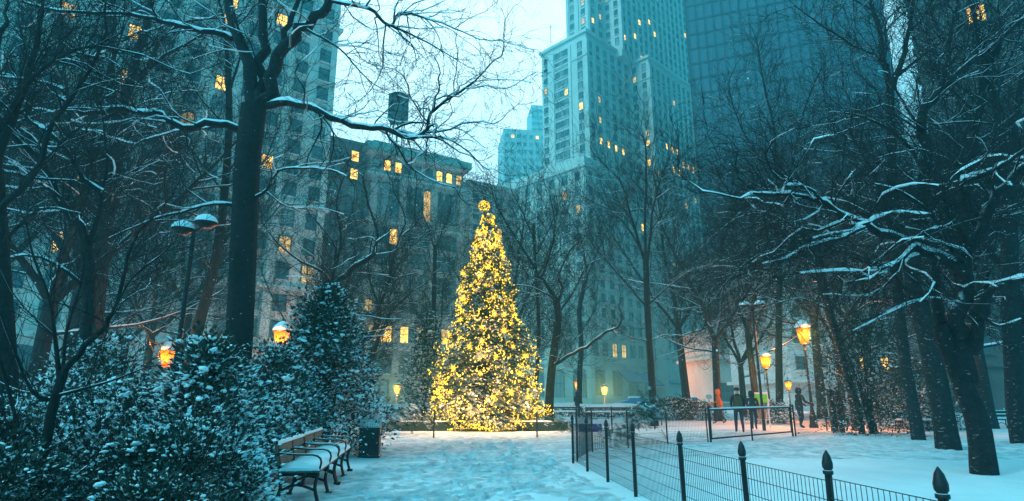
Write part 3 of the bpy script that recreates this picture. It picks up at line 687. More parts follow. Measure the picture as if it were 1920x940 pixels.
# ---------------------------------------------------------------- trees further back, three kinds copied
protos = []
for i, (H, r0, minr, spread) in enumerate([(17, .26, .009, 1.1), (20, .3, .010, .9), (14, .2, .0085, 1.3), (16, .22, .009, 1.0)]):
    T = generic_tree(100 + i, H, r0, minr, spread, up=.09, wig=.2, sp=.42, minL=.45, lmax=3.6, rk=.012, maxn=9000, ang=(28, 60))
    o = T.build('bare_tree', 'x', (0, 0, 0), M['bark2' if i % 2 else 'bark'], None, .022, 1.3)
    protos.append(o)
GT = 'bare trees further back in the park'
spots = [(55, 21, 0, 'grey bare tree behind the leftmost dark trunk, seen through its twigs'),
 (110, 30, 1, 'bare tree beyond the forked one, left of the two yellow office windows'),
 (262, 33, 3, 'bare tree rising behind the small orange lantern half hidden in shrubs'),
 (325, 40, 1, 'faint bare tree directly behind the pole of the left twin-headed floodlight'),
 (560, 44, 3, 'hazy bare tree above the round-topped lantern'),
 (955, 44, 3, 'hazy bare tree just right of the glowing ball on the fir'),
 (1290, 42, 1, 'hazy bare tree right of the vase-shaped one'),
 (1345, 37, 3, 'dim bare tree straight behind the walker in orange'),
 (1395, 46, 0, 'dim bare tree behind the two walkers in dark clothes'),
 (1540, 42, 1, 'dim bare tree behind the brightest street lantern'),
 (1580, 36, 2, 'dim bare tree above the leafy bush on the right lawn edge'),
 (1640, 40, 3, 'dim bare tree in front of the three small yellow windows'),
 (1765, 33, 1, 'dim bare tree behind the benches, between the split tree and the leaning one'),
 (1850, 28, 0, 'dim bare tree above the far right bench'),
 (1960, 20, 2, 'dark bare tree reaching in from the right edge of the picture'),
 (-60, 26, 1, 'dark bare tree reaching in from the left edge of the picture'),
 (1420, 38, 2, 'dark fine-twigged bare tree between the walkers and the right twin-headed floodlight'),
 (215, 42, 0, 'dim bare tree behind the trunk of the big forked one')]
trng = random.Random(77)
for i, (px, Y, k, lab) in enumerate(spots):
    b = at(px, 760, Y); src = protos[k]
    o = copy_tree(src)
    o.location = (b.x, Y, 0); s_ = trng.uniform(.85, 1.12); o.scale = (s_, s_, s_ * trng.uniform(.95, 1.1)); o.rotation_euler = (0, 0, trng.uniform(0, 6.28))
    tag(o, lab, 'tree', GT)
for o in protos:
    for c in list(o.children): bpy.data.objects.remove(c)
    bpy.data.objects.remove(o)
# ---------------------------------------------------------------- buildings
def window_mesh(nm, w, h, glass, frame='wframe', arch=False, rails=1, mull=1, sill='stone_tan'):
    """local: x across, -y outwards, z up; origin at window centre"""
    b = MB(); t = max(.10, w * .08)
    if arch:
        n = 10; R_ = w / 2; pts = [(-w / 2, -h / 2), (w / 2, -h / 2)] + [(R_ * math.cos(math.pi * i / n), h / 2 - R_ * .55 + R_ * .55 * math.sin(math.pi * i / n)) for i in range(n + 1)]
        b.add([(x, -.03, z) for x, z in pts], [tuple(range(len(pts)))], 0)
        for i in range(2, len(pts) - 1):
            a, c = pts[i], pts[i + 1]; b.box(((a[0] + c[0]) / 2, -.10, (a[1] + c[1]) / 2), (math.hypot(a[0] - c[0], a[1] - c[1]) + .05, .2, t * 2), m=1, mat=Matrix.Rotation(-math.atan2(c[1] - a[1], c[0] - a[0]), 3, 'Y'))
    else:
        b.add([(-w / 2, -.03, -h / 2), (w / 2, -.03, -h / 2), (w / 2, -.03, h / 2), (-w / 2, -.03, h / 2)], [(0, 1, 2, 3)], 0)
        b.box((0, -.07, h / 2 + t / 2), (w + 2 * t, .22, t), m=1)
    for s in (-1, 1): b.box((s * (w / 2 + t / 2), -.07, -(.0 if not arch else h * .1)), (t, .22, h * (1 if not arch else .8)), m=1)
    for i in range(rails): b.box((0, -.05, -h / 2 + h * (i + 1) / (rails + 1)), (w, .06, t * .8), m=1)
    for i in range(mull): b.box((-w / 2 + w * (i + 1) / (mull + 1), -.056, 0), (t * .7, .06, h * (.95 if arch else 1)), m=1)
    b.box((0, -.16, -h / 2 - .12), (w + 4 * t, .42, .22), m=2)
    me = bpy.data.meshes.new(nm); me.from_pydata(b.v, [], b.f)
    for q in (M[glass], M[frame], M[sill]): me.materials.append(q)
    me.polygons.foreach_set('material_index', b.m); me.update()
    return me
class Building:
    def __init__(s, name, label, O, ang, mats, lit_px=(), seed=0, wmat='stone_tan'):
        """O corner; ang = direction (deg) of the local +x axis; local +y points inwards"""
        s.root = empty(name, (O[0], O[1], 0), R(ang), label, 'building'); s.O = O; s.ang = R(ang); s.mat = mats
        s.wins = []; s.rng = random.Random(seed); s.lit = list(lit_px); s.wm = {}; s.wmat = wmat
        s.wall = MB(); s.trim = MB()
    def W(s, x, y, z):
        c, n = math.cos(s.ang), math.sin(s.ang); return Vector((s.O[0] + x * c - y * n, s.O[1] + x * n + y * c, z))
    def block(s, x0, x1, y0, y1, z0, z1): s.wall.box(((x0 + x1) / 2, (y0 + y1) / 2, (z0 + z1) / 2), (x1 - x0, y1 - y0, z1 - z0))
    def ledge(s, x0, x1, y0, y1, z, h=.5, o=.5, m=0):
        s.trim.box(((x0 + x1) / 2, (y0 + y1) / 2, z), (x1 - x0 + 2 * o, y1 - y0 + 2 * o, h), m=m)
    def side(s, p0, p1, z0, z1, cols, floors, w, h, piers=0, skip=None, kind='w', pd=.3, pw=None, sub=1, subgap=.25, dens=None, spandrel=False):
        """facade from p0 to p1 (local xy), outward normal to the right of travel (p0 is on the viewer's left)"""
        dx, dy = p1[0] - p0[0], p1[1] - p0[1]; L = math.hypot(dx, dy); e = (dx / L, dy / L); nrm = (e[1], -e[0]); a = math.atan2(e[1], e[0])
        bw = L / cols; fh = (z1 - z0) / floors
        for i in range(cols):
            if skip and i in skip: continue
            for q in range(sub):
                off = (q - (sub - 1) / 2) * (w + subgap)
                d = bw * (i + .5) + off
                for f in range(floors):
                    z = z0 + fh * (f + .5)
                    s.wins.append([p0[0] + e[0] * d, p0[1] + e[1] * d, z, a, w, h, kind])
        if piers:
            pw = pw or bw * .22
            for i in range(0, cols + 1, piers):
                d = min(max(bw * i, pw / 2), L - pw / 2)
                s.wall.box((p0[0] + e[0] * d + nrm[0] * pd / 2, p0[1] + e[1] * d + nrm[1] * pd / 2, (z0 + z1) / 2), (pw, pd + .02, z1 - z0 - .02), rz=a)
        if spandrel:
            for f in range(floors + 1):
                z = z0 + fh * f
                s.wall.box(((p0[0] + p1[0]) / 2 + nrm[0] * .06, (p0[1] + p1[1]) / 2 + nrm[1] * .06, z), (L - .1, .125, .3), rz=a)
    def mesh_for(s, w, h, kind, g):
        key = (round(w, 2), round(h, 2), kind, g)
        if key not in s.wm:
            s.wm[key] = window_mesh('window', w, h, g, arch=(kind == 'arch'), rails=1, mull=(2 if w > 2.2 else 1 if w > 1.5 else 0), sill=s.wmat)
        return s.wm[key]
    def finish(s, trim_mats=None, maxwin=95, litrange=30, p_rand=0.0, dark=('glass_dk', 'glass_dk', 'curtain')):
        link('wall', None, None) if False else None
        s.wall.build('wall', s.mat, s.root)
        if s.trim.v: s.trim.build('cornice', trim_mats or s.mat, s.root)
        info = []
        for wv in s.wins:
            P = s.W(wv[0], wv[1], wv[2]); q = proj(P); d = max(1, P.y)
            vis = -60 < q[0] < 1980 and -60 < q[1] < 770
            info.append((P, q, wv[4] * wv[5] / d / d, vis))
        lit = {}
        for (lx, ly) in s.lit:
            best = None
            for i, (P, q, a, v) in enumerate(info):
                if i in lit: continue
                dd = math.hypot(q[0] - lx, q[1] - ly)
                if dd < litrange and (best is None or dd < best[0]): best = (dd, i)
            if best: lit[best[1]] = 1
        for i in range(len(info)):
            if i not in lit and s.rng.random() < p_rand: lit[i] = 2
        order = sorted([i for i in range(len(info)) if info[i][3]], key=lambda i: (0 if i in lit else 1, -info[i][2]))
        solo = set(order[:maxwin]); rest_v, rest_f, rest_m = [], [], []; base = 0
        gl = s.rng.choices(dark, k=len(info))
        mats = [M[g] for g in ('glass_dk', 'curtain', 'lit', 'lit2')] + [M['wframe'], M[s.wmat]]
        rest = MB()
        for i, wv in enumerate(s.wins):
            g = 'lit' if lit.get(i) == 1 else 'lit2' if lit.get(i) == 2 else gl[i]
            me = s.mesh_for(wv[4], wv[5], wv[6], g)
            if i in solo:
                o = link('window', me, s.root, (wv[0], wv[1], wv[2]), (0, 0, wv[3]))
                if i in lit: o['label'] = 'window lit yellow from inside'
            else:
                c, n = math.cos(wv[3]), math.sin(wv[3]); gi = ('glass_dk', 'curtain', 'lit', 'lit2').index(g)
                b0 = len(rest.v)
                for v in me.vertices:
                    x, y, z = v.co; rest.v.append((wv[0] + x * c - y * n, wv[1] + x * n + y * c, wv[2] + z))
                for p in me.polygons:
                    rest.f.append(tuple(k + b0 for k in p.vertices)); rest.m.append(gi if p.material_index == 0 else 3 + p.material_index); rest.sm.append(False)
        if rest.v:
            o = rest.build('window', mats, s.root); o['kind'] = 'stuff'
        return s.root
ANG = 45
# stepped tower (front corner of its base at O); local +x recedes right, so the left faces run along +y
b = Building('tower_building', 'pale stepped stone skyscraper with setbacks and warm lit windows above the park', (19.4, 150), ANG, M['stone_tan'],
    lit_px=[(1168, 78), (1195, 45), (1195, 65), (1220, 45), (1224, 64), (1289, 65), (1301, 165), (1125, 270), (1147, 275), (1156, 273), (1174, 279), (1211, 278), (1213, 303), (1243, 280), (1264, 285), (1271, 293), (1263, 310), (1275, 312), (1290, 318), (1298, 320), (1270, 330), (1062, 165), (1098, 203), (1204, 420), (1228, 396), (1104, 40), (1135, 5)], seed=4)
b.block(0, 66, 0, 42, -1, 62); b.ledge(0, 66, 0, 42, 62.2, 1.1, .9); b.ledge(0, 66, 0, 42, 52.5, .5, .4); b.ledge(0, 66, 0, 42, 10, .5, .5); b.ledge(0, 66, 0, 42, 16.5, .4, .3)
b.block(0.3, 65.7, .3, 41.7, 62.8, 65)
b.side((0, 42), (0, 0), 17, 52, 9, 9, 1.5, 2.3, piers=1, pd=.35, pw=1.2, spandrel=True); b.side((0, 42), (0, 0), 53, 61.5, 9, 2, 1.7, 2.6, piers=1, pw=1.2)
b.side((0, 0), (66, 0), 17, 52, 16, 9, 1.5, 2.3, piers=1, pw=1.2, spandrel=True); b.side((0, 0), (66, 0), 53, 61.5, 16, 2, 1.7, 2.6, piers=1, pw=1.2)
b.side((0, 42), (0, 0), 10.6, 16.2, 9, 1, 2.0, 3.4, kind='w'); b.side((0, 0), (66, 0), 10.6, 16.2, 16, 1, 2.0, 3.4)
b.side((0, 42), (0, 0), .5, 9.5, 6, 1, 3.6, 7, kind='arch'); b.side((0, 0), (66, 0), .5, 9.5, 9, 1, 3.4, 6)
# wing with nearest corner
b.block(7.5, 30, 3.8, 21.5, 64, 108); b.ledge(7.5, 30, 3.8, 21.5, 108.2, .8, .7); b.ledge(7.5, 30, 3.8, 21.5, 100.5, .4, .3); b.block(7.8, 30, 4.1, 21.2, 108, 109.6)
b.side((7.5, 21.5), (7.5, 18.2), 66, 106, 1, 12, 1.3, 2.1); b.side((7.5, 17.4), (7.5, 9.6), 66, 106, 1, 12, 1.3, 2.1, sub=3, subgap=.5, piers=1, pw=1.0)
b.side((7.5, 8.6), (7.5, 3.8), 66, 106, 1, 12, 1.5, 2.3)
b.side((7.5, 3.8), (30, 3.8), 66, 106, 6, 12, 1.3, 2.2, piers=1, pw=1.1)
# second wing
b.block(30, 62, -3.4, 20, 65.02, 106); b.block(30.0, 62, -3.4, 0.0, -1, 65.01); b.ledge(30, 62, -3.4, 20, 106.2, .8, .7); b.ledge(30, 62, -3.4, 20, 99, .4, .3)
b.side((30, 3.6), (30, -3.4), 66, 105, 2, 12, 1.2, 2.1); b.side((30, -3.4), (62, -3.4), 14, 104, 10, 26, 1.4, 2.2, piers=1, pw=1.1, pd=.4)
# upper shaft
b.block(15, 79, 8, 17, 106, 175); b.block(23, 70, 1.5, 8.01, 106, 165); b.ledge(15, 79, 8, 17, 140, .8, .6); b.ledge(23, 70, 1.5, 8, 128, .5, .4)
b.side((15, 17), (15, 8), 110, 174, 2, 19, 1.3, 2.1, piers=1, pw=1); b.side((15, 8), (23, 8), 110, 174, 2, 19, 1.3, 2.1, piers=1, pw=.9)
b.side((23, 8), (23, 1.5), 110, 164, 2, 16, 1.2, 2.1); b.side((23, 1.5), (70, 1.5), 108, 164, 15, 17, 1.4, 2.2, piers=1, pw=1.1, pd=.4)
b.side((70, 8), (79, 8), 108, 164, 3, 17, 1.4, 2.2)
b.finish(p_rand=.03)
ant = MB(); ant.tube([(9.2, 19, 109.5), (9.2, 19, 118.5)], .10, 6); ant.build('mast', M['iron_cl'], b.root)
for i, x in enumerate((14, 23, 34)):
    a = MB(); z = 5.6 + (i == 1) * -.6
    a.add([(x - 3.4, -.4, z + 3), (x + 3.4, -.4, z + 3), (x + 4, -4.2, z), (x - 4, -4.2, z), (x - 3.4, -.4, z + 2.7), (x + 3.4, -.4, z + 2.7), (x + 4, -4.2, z - .5), (x - 4, -4.2, z - .5)],
          [(0, 3, 2, 1), (4, 5, 6, 7), (3, 7, 6, 2), (0, 4, 7, 3), (1, 2, 6, 5)])
    a.build('awning', M['awning'], b.root)
# tall tan building filling the left; local +x = along its facade from the left to its right-hand corner
Lx = 75; c0 = (-29.5 - .767 * Lx, 89.7 - .642 * Lx); aA = math.degrees(math.atan2(.642, .767))
b = Building('tall_building', 'very tall tan building with rows of windows filling the upper left', c0, aA, M['stone_tan'],
    lit_px=[(415, 25), (428, 30), (513, 54), (555, 75), (266, 45), (285, 50), (160, 15), (215, 165), (178, 325), (163, 322), (188, 324), (95, 478), (128, 482), (135, 462), (485, 322), (240, 637), (232, 205), (395, 160)], seed=6)
b.block(0, Lx, 0, 22, -1, 96)
for z in (8.5, 17, 30, 62): b.ledge(0, Lx, 0, 22, z, .6, .6)
b.side((0, 0), (Lx, 0), 30.5, 61.5, 20, 9, 1.6, 2.2, piers=2, pw=1.0, spandrel=True); b.side((0, 0), (Lx, 0), 62.5, 94, 20, 9, 1.6, 2.2, piers=2, pw=1.0)
b.side((0, 0), (Lx, 0), 17.5, 29.6, 20, 3, 1.7, 2.5, piers=2, pw=1.1); b.side((0, 0), (Lx, 0), 9, 16.6, 20, 2, 1.7, 2.4, piers=2, pw=1.3)
b.side((0, 0), (Lx, 0), .5, 8, 10, 1, 3.4, 5.5, kind='arch')
b.side((Lx, 0), (Lx, 22), 20, 94, 5, 20, 1.5, 2.2)
b.finish(maxwin=98, p_rand=.03)
# dark brick block between
bd = Building('brick_building', 'plain dark brick block wedged between the tall tan building and the water-tank block', (-43, 90.0), 33, M['stone_dk'],
    lit_px=[(685, 305), (670, 315), (498, 300)], seed=7, wmat='stone_dk')
bd.block(0, 19.4, 0, 18, -1, 45.8); bd.ledge(0, 19.4, 0, 18, 45.9, .5, .3); bd.block(4, 12, 3, 12, 46, 48)
bd.side((0, 0), (19.4, 0), 18, 45, 6, 8, 1.3, 2.0); bd.side((0, 0), (19.4, 0), 1, 17, 6, 4, 1.5, 2.2)
bd.finish(maxwin=40)
# ornate stone block with water tank
aB = math.degrees(math.atan2(9.4, 15.2)); LB = 18.5
b = Building('stone_building', 'ornate stone office block with a green roof cornice and arched ground floor openings', (-25.2, 99.7), aB, M['stone_pink'],
    lit_px=[(733, 300), (745, 303), (822, 326), (833, 328), (748, 423), (774, 426), (817, 430), (841, 433), (724, 652), (745, 652), (790, 655), (712, 652), (655, 620), (797, 428)], seed=9, wmat='stone_grey')
b.block(0, LB, 0, 26, -1, 44.6)
b.ledge(0, LB, 0, 26, 45.2, 1.3, 1.2, 1); b.ledge(0, LB, 0, 26, 44.2, .6, .7); b.block(.5, LB - .5, .5, 25.5, 45.9, 46.9)

for z in (9.5, 14.5, 18.6, 31.5, 40.2): b.ledge(0, LB, 0, 26, z, .5, .5)
b.side((0, 0), (LB, 0), 40.6, 43.8, 9, 1, 1.2, 2.0); b.side((0, 0), (LB, 0), 31.8, 40, 3, 1, 1.5, 6.2, sub=3, subgap=.35, piers=1, pd=.6, pw=1.3, kind='arch')
b.side((0, 0), (LB, 0), 19, 31.2, 3, 3, 1.5, 2.8, sub=3, subgap=.35, piers=1, pd=.6, pw=1.3); b.side((0, 0), (LB, 0), 14.8, 18.4, 9, 1, 1.2, 1.9)
b.side((0, 0), (LB, 0), 9.8, 14.2, 3, 1, 1.45, 2.7, sub=3, subgap=.12, piers=1, pd=.5, pw=1.2)
b.side((0, 0), (LB, 0), 4.9, 9.2, 3, 1, 4.2, 3.4, kind='arch', piers=1, pd=.5, pw=1.2); b.side((0, 0), (LB, 0), .2, 4.4, 3, 1, 4.0, 3.6)
b.side((LB, 0), (LB, 26), 12, 44, 7, 8, 1.3, 2.1)
b.finish(trim_mats=[M['stone_grey'], M['copper']], p_rand=.05)
tk = empty('water_tank', at(744, 262, 112), 0, 'round dark wooden rooftop water tank on thin steel legs', 'water tank')
k = MB(); k.lathe([(0, 10.1), (1.2, 10.0), (2.05, 9.55), (2.12, 9.4), (2.0, 9.4), (2.05, 4.4), (1.9, 4.2), (0, 4.2)], k=24); 
for z in np.arange(4.7, 9.3, .55): k.lathe([(2.05, z), (2.1, z + .03), (2.1, z + .09), (2.05, z + .12)], k=24)
k.build('tank', M['tank'], tk)
k = MB()
for s1 in (-1, 1):
    for s2 in (-1, 1): k.tube([(s1 * 1.3, s2 * 1.3, -3.5), (s1 * 1.15, s2 * 1.15, 4.2)], .10, 6)
    k.tube([(s1 * 1.2, -1.2, 0.2), (s1 * 1.2, 1.2, 3.8)], .05, 5); k.tube([(-1.2, s1 * 1.2, 0.2), (1.2, s1 * 1.2, 3.8)], .05, 5); k.tube([(1.2, s1 * 1.2, 0.2), (-1.2, s1 * 1.2, 3.8)], .05, 5)
k.box((0, 0, 4.15), (3.6, 3.6, .15)); k.tube([(0, 0, -3), (0, 0, 4.2)], .16, 8)
k.build('leg_frame', M['iron_cl'], tk)
# small block to the right of it
bs = Building('low_building', 'lower stone block in the gap between the tank building and the stepped tower', (-9.2, 122), aB, M['stone_grey'], seed=3, lit_px=[(938, 425)], wmat='stone_grey')
bs.block(0, 12, 0, 20, -1, 46.5); bs.ledge(0, 12, 0, 20, 46.7, .8, .6); bs.ledge(0, 12, 0, 20, 40, .4, .3)
bs.side((0, 0), (12, 0), 10, 45, 4, 10, 1.4, 2.2, piers=1, pw=.8); bs.finish(maxwin=40)
# far pale blocks
for (p, Y, wd, dp, ytop, lab, seed, lit) in [((944, 330), 290, 26, 25, 241, 'faint pale office block in the distance left of the stepped tower', 31, [(966, 251), (1011, 254)]),
                                        ((998, 330), 360, 14, 20, 197, 'faint slim high-rise barely showing behind the stepped tower', 32, [])]:
    a = at(p[0], p[1], Y); top = at(p[0], ytop, Y).z
    q = Building('distant_building', lab, (a.x, Y), 8, M['stone_grey'], seed=seed, lit_px=lit, wmat='stone_grey')
    q.block(0, wd, 0, dp, -1, top); q.side((0, 0), (wd, 0), 20, top - 2, 8, int(top / 5), 1.6, 2.0); q.finish(maxwin=60)
# dark glass tower
a = at(1292, 300, 185)
b = Building('glass_tower', 'dark blue glass and steel tower with vertical ribs right of the stepped tower', (43.4, 130), -20, M['curtwall'], seed=11, lit_px=[])
b.block(0, 41.5, 0, 40, -1, 190)
for i in range(0, 21): b.trim.box((i * 2.0, -.22, 94), (.32, .5, 190)); 
for z in range(8, 190, 4): b.trim.box((20, -.1, z), (39.8, .18, .5))
for i in range(0, 20): b.trim.box((-.22, i * 2.0 + .5, 94), (.5, .32, 190))
b.finish(trim_mats=[M['mullion']])
# dark building at far right
b = Building('dark_building', 'near-black masonry building filling the upper right behind the trees', (47, 62), 50, M['stone_dk'], seed=12, lit_px=[(1812, 42)], wmat='stone_dk')
b.block(0, 30, -40, 0, -1, 75)
b.side((30, 0), (0, 0), 4, 74, 7, 19, 1.5, 2.1)
b.side((0, 0), (0, -40), 4, 74, 10, 19, 1.5, 2.1)
b.finish(maxwin=60)
# white rendered building behind the right-hand trees
a = at(1482, 690, 66)
b = Building('white_building', 'white rendered low building with small windows, three lit yellow, behind the right-hand bushes', (a.x, 66), 6, M['stone_wh'], seed=13,
    lit_px=[(1608, 672), (1646, 670), (1681, 668)], wmat='stone_wh')
b.block(0, 22, 0, 14, 3.2, 15.5); b.ledge(0, 22, 0, 14, 3.2, .4, .5); b.ledge(0, 22, 0, 14, 15.6, .6, .5)
b.wall.box((11, 7.6, 1), (21.6, 13, 4.2))
b.side((0, 0), (22, 0), 3.6, 15, 9, 4, .95, 1.35); b.finish(maxwin=60)
b = Building('brick_building', 'dark brick building behind the far right benches', (at(1745, 700, 60).x, 60), -8, M['stone_dk'], seed=14, wmat='stone_dk')
b.block(0, 40, 0, 14, -1, 22); b.ledge(0, 40, 0, 14, 4.5, .4, .4); b.side((0, 0), (40, 0), 5, 21, 12, 5, 1.3, 1.8); b.finish(maxwin=50)
b = Building('street_building', 'dim low street building with a shopfront, seen between the two right-hand lanterns', (at(1340, 700, 95).x, 95), 4, M['stone_grey'], seed=16,
    lit_px=[(1478, 740), (1518, 742)], wmat='stone_grey')
b.block(0, 26, 0, 14, -1, 12); b.ledge(0, 26, 0, 14, 7.6, .5, .8); b.ledge(0, 26, 0, 14, 12, .5, .5)
b.side((0, 0), (26, 0), 8, 11.8, 9, 1, 1.3, 2); b.side((0, 0), (26, 0), .3, 4, 7, 1, 2.8, 2.6); b.finish(maxwin=40, litrange=40)
# ---------------------------------------------------------------- scattered foliage
def rot_frames(n, rng, up=None, tilt=1.0):
    """random orthonormal frames (n,3,3): columns = local x,y,z"""
    a = rng.normal(size=(n, 3)) if up is None else up + rng.normal(size=(n, 3)) * tilt
    z = a / np.linalg.norm(a, axis=1, keepdims=True)
    r = rng.normal(size=(n, 3)); x = np.cross(r, z); x /= np.linalg.norm(x, axis=1, keepdims=True)
    y = np.cross(z, x)
    return np.stack([x, y, z], -1)
def frames_dir(y, rng, roll=None):
    """local y follows given directions"""
    y = y / np.linalg.norm(y, axis=1, keepdims=True)
    r = np.zeros_like(y); r[:, 2] = 1
    r = r + rng.normal(size=y.shape) * (.5 if roll is None else roll)
    x = np.cross(y, r); x /= np.linalg.norm(x, axis=1, keepdims=True); z = np.cross(x, y)
    return np.stack([x, y, z], -1)
def scatter(name, tv, tf, mats, pos, Fr, sc_, smooth=False, tmi=None):
    tv = np.asarray(tv, float); n = len(pos)
    sc_ = np.asarray(sc_, float); sc_ = sc_[:, None] if sc_.ndim == 1 else sc_
    V = np.einsum('nij,vnj->nvi', Fr, tv[:, None, :] * sc_[None]) + pos[:, None, :]
    tot = len(tv); off = (np.arange(n) * tot)[:, None, None]
    Fs = []
    for k in sorted(set(len(f) for f in tf)):
        g_ = np.array([f for f in tf if len(f) == k]); Fs.append((g_[None] + off).reshape(-1, k))
    return mesh_np(name, V.reshape(-1, 3), Fs, mats, smooth=smooth)
LEAF_V = [(0, 0, 0), (.30, .45, .06), (0, 1, -.04), (-.30, .45, .06), (0, .48, -.02)]
LEAF_F = [(0, 1, 4), (1, 2, 4), (2, 3, 4), (3, 0, 4)]
ICO_V = None
def blob_template():
    import bmesh
    bm = bmesh.new(); bmesh.ops.create_icosphere(bm, subdivisions=1, radius=1)
    v = [tuple(x.co) for x in bm.verts]; f = [tuple(y.index for y in x.verts) for x in bm.faces]; bm.free(); return v, f
BV, BF = blob_template()
def shrub(name, label, c, h, rad, nclump, per, leaf, seed, shape='dome', mat='leaf', pads=.5, cat='shrub', group=None, power=1.0, stems=9, ground_z=0.0, csz=1.0):
    """c=(x,y) base centre; rad(z01)-> radius"""
    rng = np.random.default_rng(seed)
    root = empty(name, (c[0], c[1], ground_z), 0, label, cat, group)
    t = rng.random(nclump) ** power; a = rng.random(nclump) * 2 * np.pi
    if shape == 'cone': rr_ = (1 - t) ** .75 * .93 + .07; rr_ = rr_ * np.clip(.72 + t * 2.5, 0, 1)
    elif shape == 'dome': rr_ = np.sqrt(np.clip(1 - t ** 2.2, 0.02, 1)) * np.clip(.75 + t * 1.2, 0, 1)
    else: rr_ = np.clip(1.15 - t * .55, .2, 1)
    u = 1 - rng.random(nclump) ** 2.2 * .75
    lump = 1 + .16 * np.sin(a * 3 + seed) + .12 * np.sin(a * 5 + t * 9) + rng.normal(size=nclump) * .07
    r = rad * rr_ * u * lump
    top = h * (1 - .10 * (np.sin(a * 4 + seed) + 1) * (1 if shape != 'cone' else .3))
    C = np.stack([np.cos(a) * r, np.sin(a) * r, .06 + t * top * (np.where(u < .8, .97, 1))], -1)
    outd = np.stack([np.cos(a), np.sin(a), .55 + t * .9], -1) * 1.0
    idx = np.repeat(np.arange(nclump), per)
    n = len(idx); cs = leaf * 1.55 * csz
    P = C[idx] + rng.normal(size=(n, 3)) * cs * np.array([1, 1, .75])
    D = (P - C[idx]) / cs * .8 + outd[idx] * .7 + rng.normal(size=(n, 3)) * .5
    Fr = frames_dir(D, rng, .35)
    P[:, 2] = np.maximum(P[:, 2], .02)
    sz = leaf * rng.choice([.55, .8, 1.0, 1.3], n) * rng.uniform(.8, 1.2, n)
    link('foliage', scatter('foliage', LEAF_V, LEAF_F, M[mat], P, Fr, sz, smooth=False), root)
    if pads > 0:
        k = rng.random(nclump) < pads; Cp = C[k]; m = len(Cp)
        nb = 3
        Cq = np.repeat(Cp, nb, 0) + rng.normal(size=(m * nb, 3)) * cs * np.array([.7, .7, .2]); Cq[:, 2] += cs * .75
        Fr = rot_frames(m * nb, rng, np.array([[0, 0, 1.0]]), .28)
        s = leaf * rng.uniform(.25, .6, m * nb) * rng.choice([.8, 1.2, 1.8], m * nb, p=[.55, .33, .12])
        S = np.stack([s * rng.uniform(.7, 1.5, m * nb), s * rng.uniform(.6, 1.1, m * nb), s * .42], -1)
        Cq[:, 2] = np.maximum(Cq[:, 2], .03)
        o = link('snow', scatter('snow', BV, BF, M['snow'], Cq, Fr, S, smooth=True), root); o['kind'] = 'stuff'
    T = Tree(seed, minr=.004, wig=.12, up=.05, sp=.3, minL=.25, lmax=.6)
    rg = random.Random(seed)
    for i in range(stems):
        aa = rg.uniform(0, 6.28); q = rad * rg.uniform(.3, .85) * (.4 if shape == 'cone' else 1)
        b0 = Vector((rg.uniform(-.15, .15), rg.uniform(-.15, .15), -.05)); e_ = Vector((math.cos(aa) * q, math.sin(aa) * q, h * rg.uniform(.6, .95)))
        T.limb([tuple(b0), tuple(b0.lerp(e_, .5) + Vector((0, 0, h * .08))), tuple(e_)], .012 + .008 * h, .005, n=5, dens=.5)
    link('stem', tubes_mesh('stem', T.br, M['bark_clean']), root)
    return root
def place(px, py, Y): p = at(px, py, Y); return (p.x, p.y)
shrub('holly_bush', 'tall cone-shaped snowy holly bush behind the park benches and the black litter bin', place(598, 850, 15.6), 4.15, 1.80, 1150, 26, .095, 41, 'cone', cat='bush', stems=14, power=.9, pads=.6)
shrub('holly_bush', 'rounder snowy bush growing against the left flank of the tall holly', place(500, 850, 13.6), 2.5, 1.15, 520, 24, .09, 42, 'dome', cat='bush', pads=.6)
shrub('rhododendron', 'broad-leaved shrub heaped with snow in front of the thickest trunk, poking up highest', (-3.7, 7.4), 1.98, .80, 420, 22, .078, 43, 'cone', cat='shrub', pads=.8, csz=1.1)
shrub('rhododendron', 'low snow-heaped shrub spreading in front of the benches', (-3.4, 6.5), 1.02, .75, 420, 22, .062, 44, 'dome', pads=.7, csz=1.1)
shrub('rhododendron', 'snowy shrub below the small orange lantern, left of the broad-leaved one', (-4.9, 8.0), 1.42, 1.05, 520, 22, .07, 45, 'dome', pads=.7, csz=1.1)
shrub('evergreen_shrub', 'dense snowy shrub at the far left beneath the dark sapling', (-6.3, 8.6), 1.55, 1.25, 520, 20, .068, 46, 'dome', pads=.6)
shrub('evergreen_shrub', 'leafy shrub with snow-dusted sprigs left of the small orange lantern, in the second row', (-8.0, 11.8), 2.5, 1.2, 480, 20, .08, 47, 'dome', pads=.5)
shrub('evergreen_shrub', 'dark twiggy low shrub filling the bottom left corner', (-3.9, 4.7), .92, .95, 620, 22, .045, 48, 'dome', mat='leaf_dk', pads=.22, csz=1.5, stems=26)
shrub('evergreen_shrub', 'dark twiggy low shrub at the bottom edge beside the nearest bench', (-2.85, 5.0), .66, .72, 620, 22, .042, 49, 'dome', mat='leaf_dk', pads=.22, csz=1.5, stems=26)
shrub('evergreen_shrub', 'dark low shrub in the middle of the front bed with scattered flecks of snow', (-3.3, 5.9), .98, .85, 560, 22, .05, 50, 'dome', mat='leaf_dk', pads=.35, csz=1.4, stems=22)
shrub('evergreen_shrub', 'dark low shrub touching the left edge of the picture, in front of the sapling', (-5.2, 5.9), 1.15, 1.05, 560, 22, .055, 51, 'dome', mat='leaf_dk', pads=.25, csz=1.3, stems=22)
shrub('evergreen_shrub', 'snow-covered shrub between the thickest trunk and the round-topped lantern post', (-4.9, 10.6), 1.8, .95, 420, 22, .075, 52, 'dome', pads=.8)
shrub('evergreen_shrub', 'snowy low hedge shrub right behind the backs of the two front benches', (-4.15, 10.4), 1.0, .6, 320, 20, .06, 53, 'dome', pads=.8)
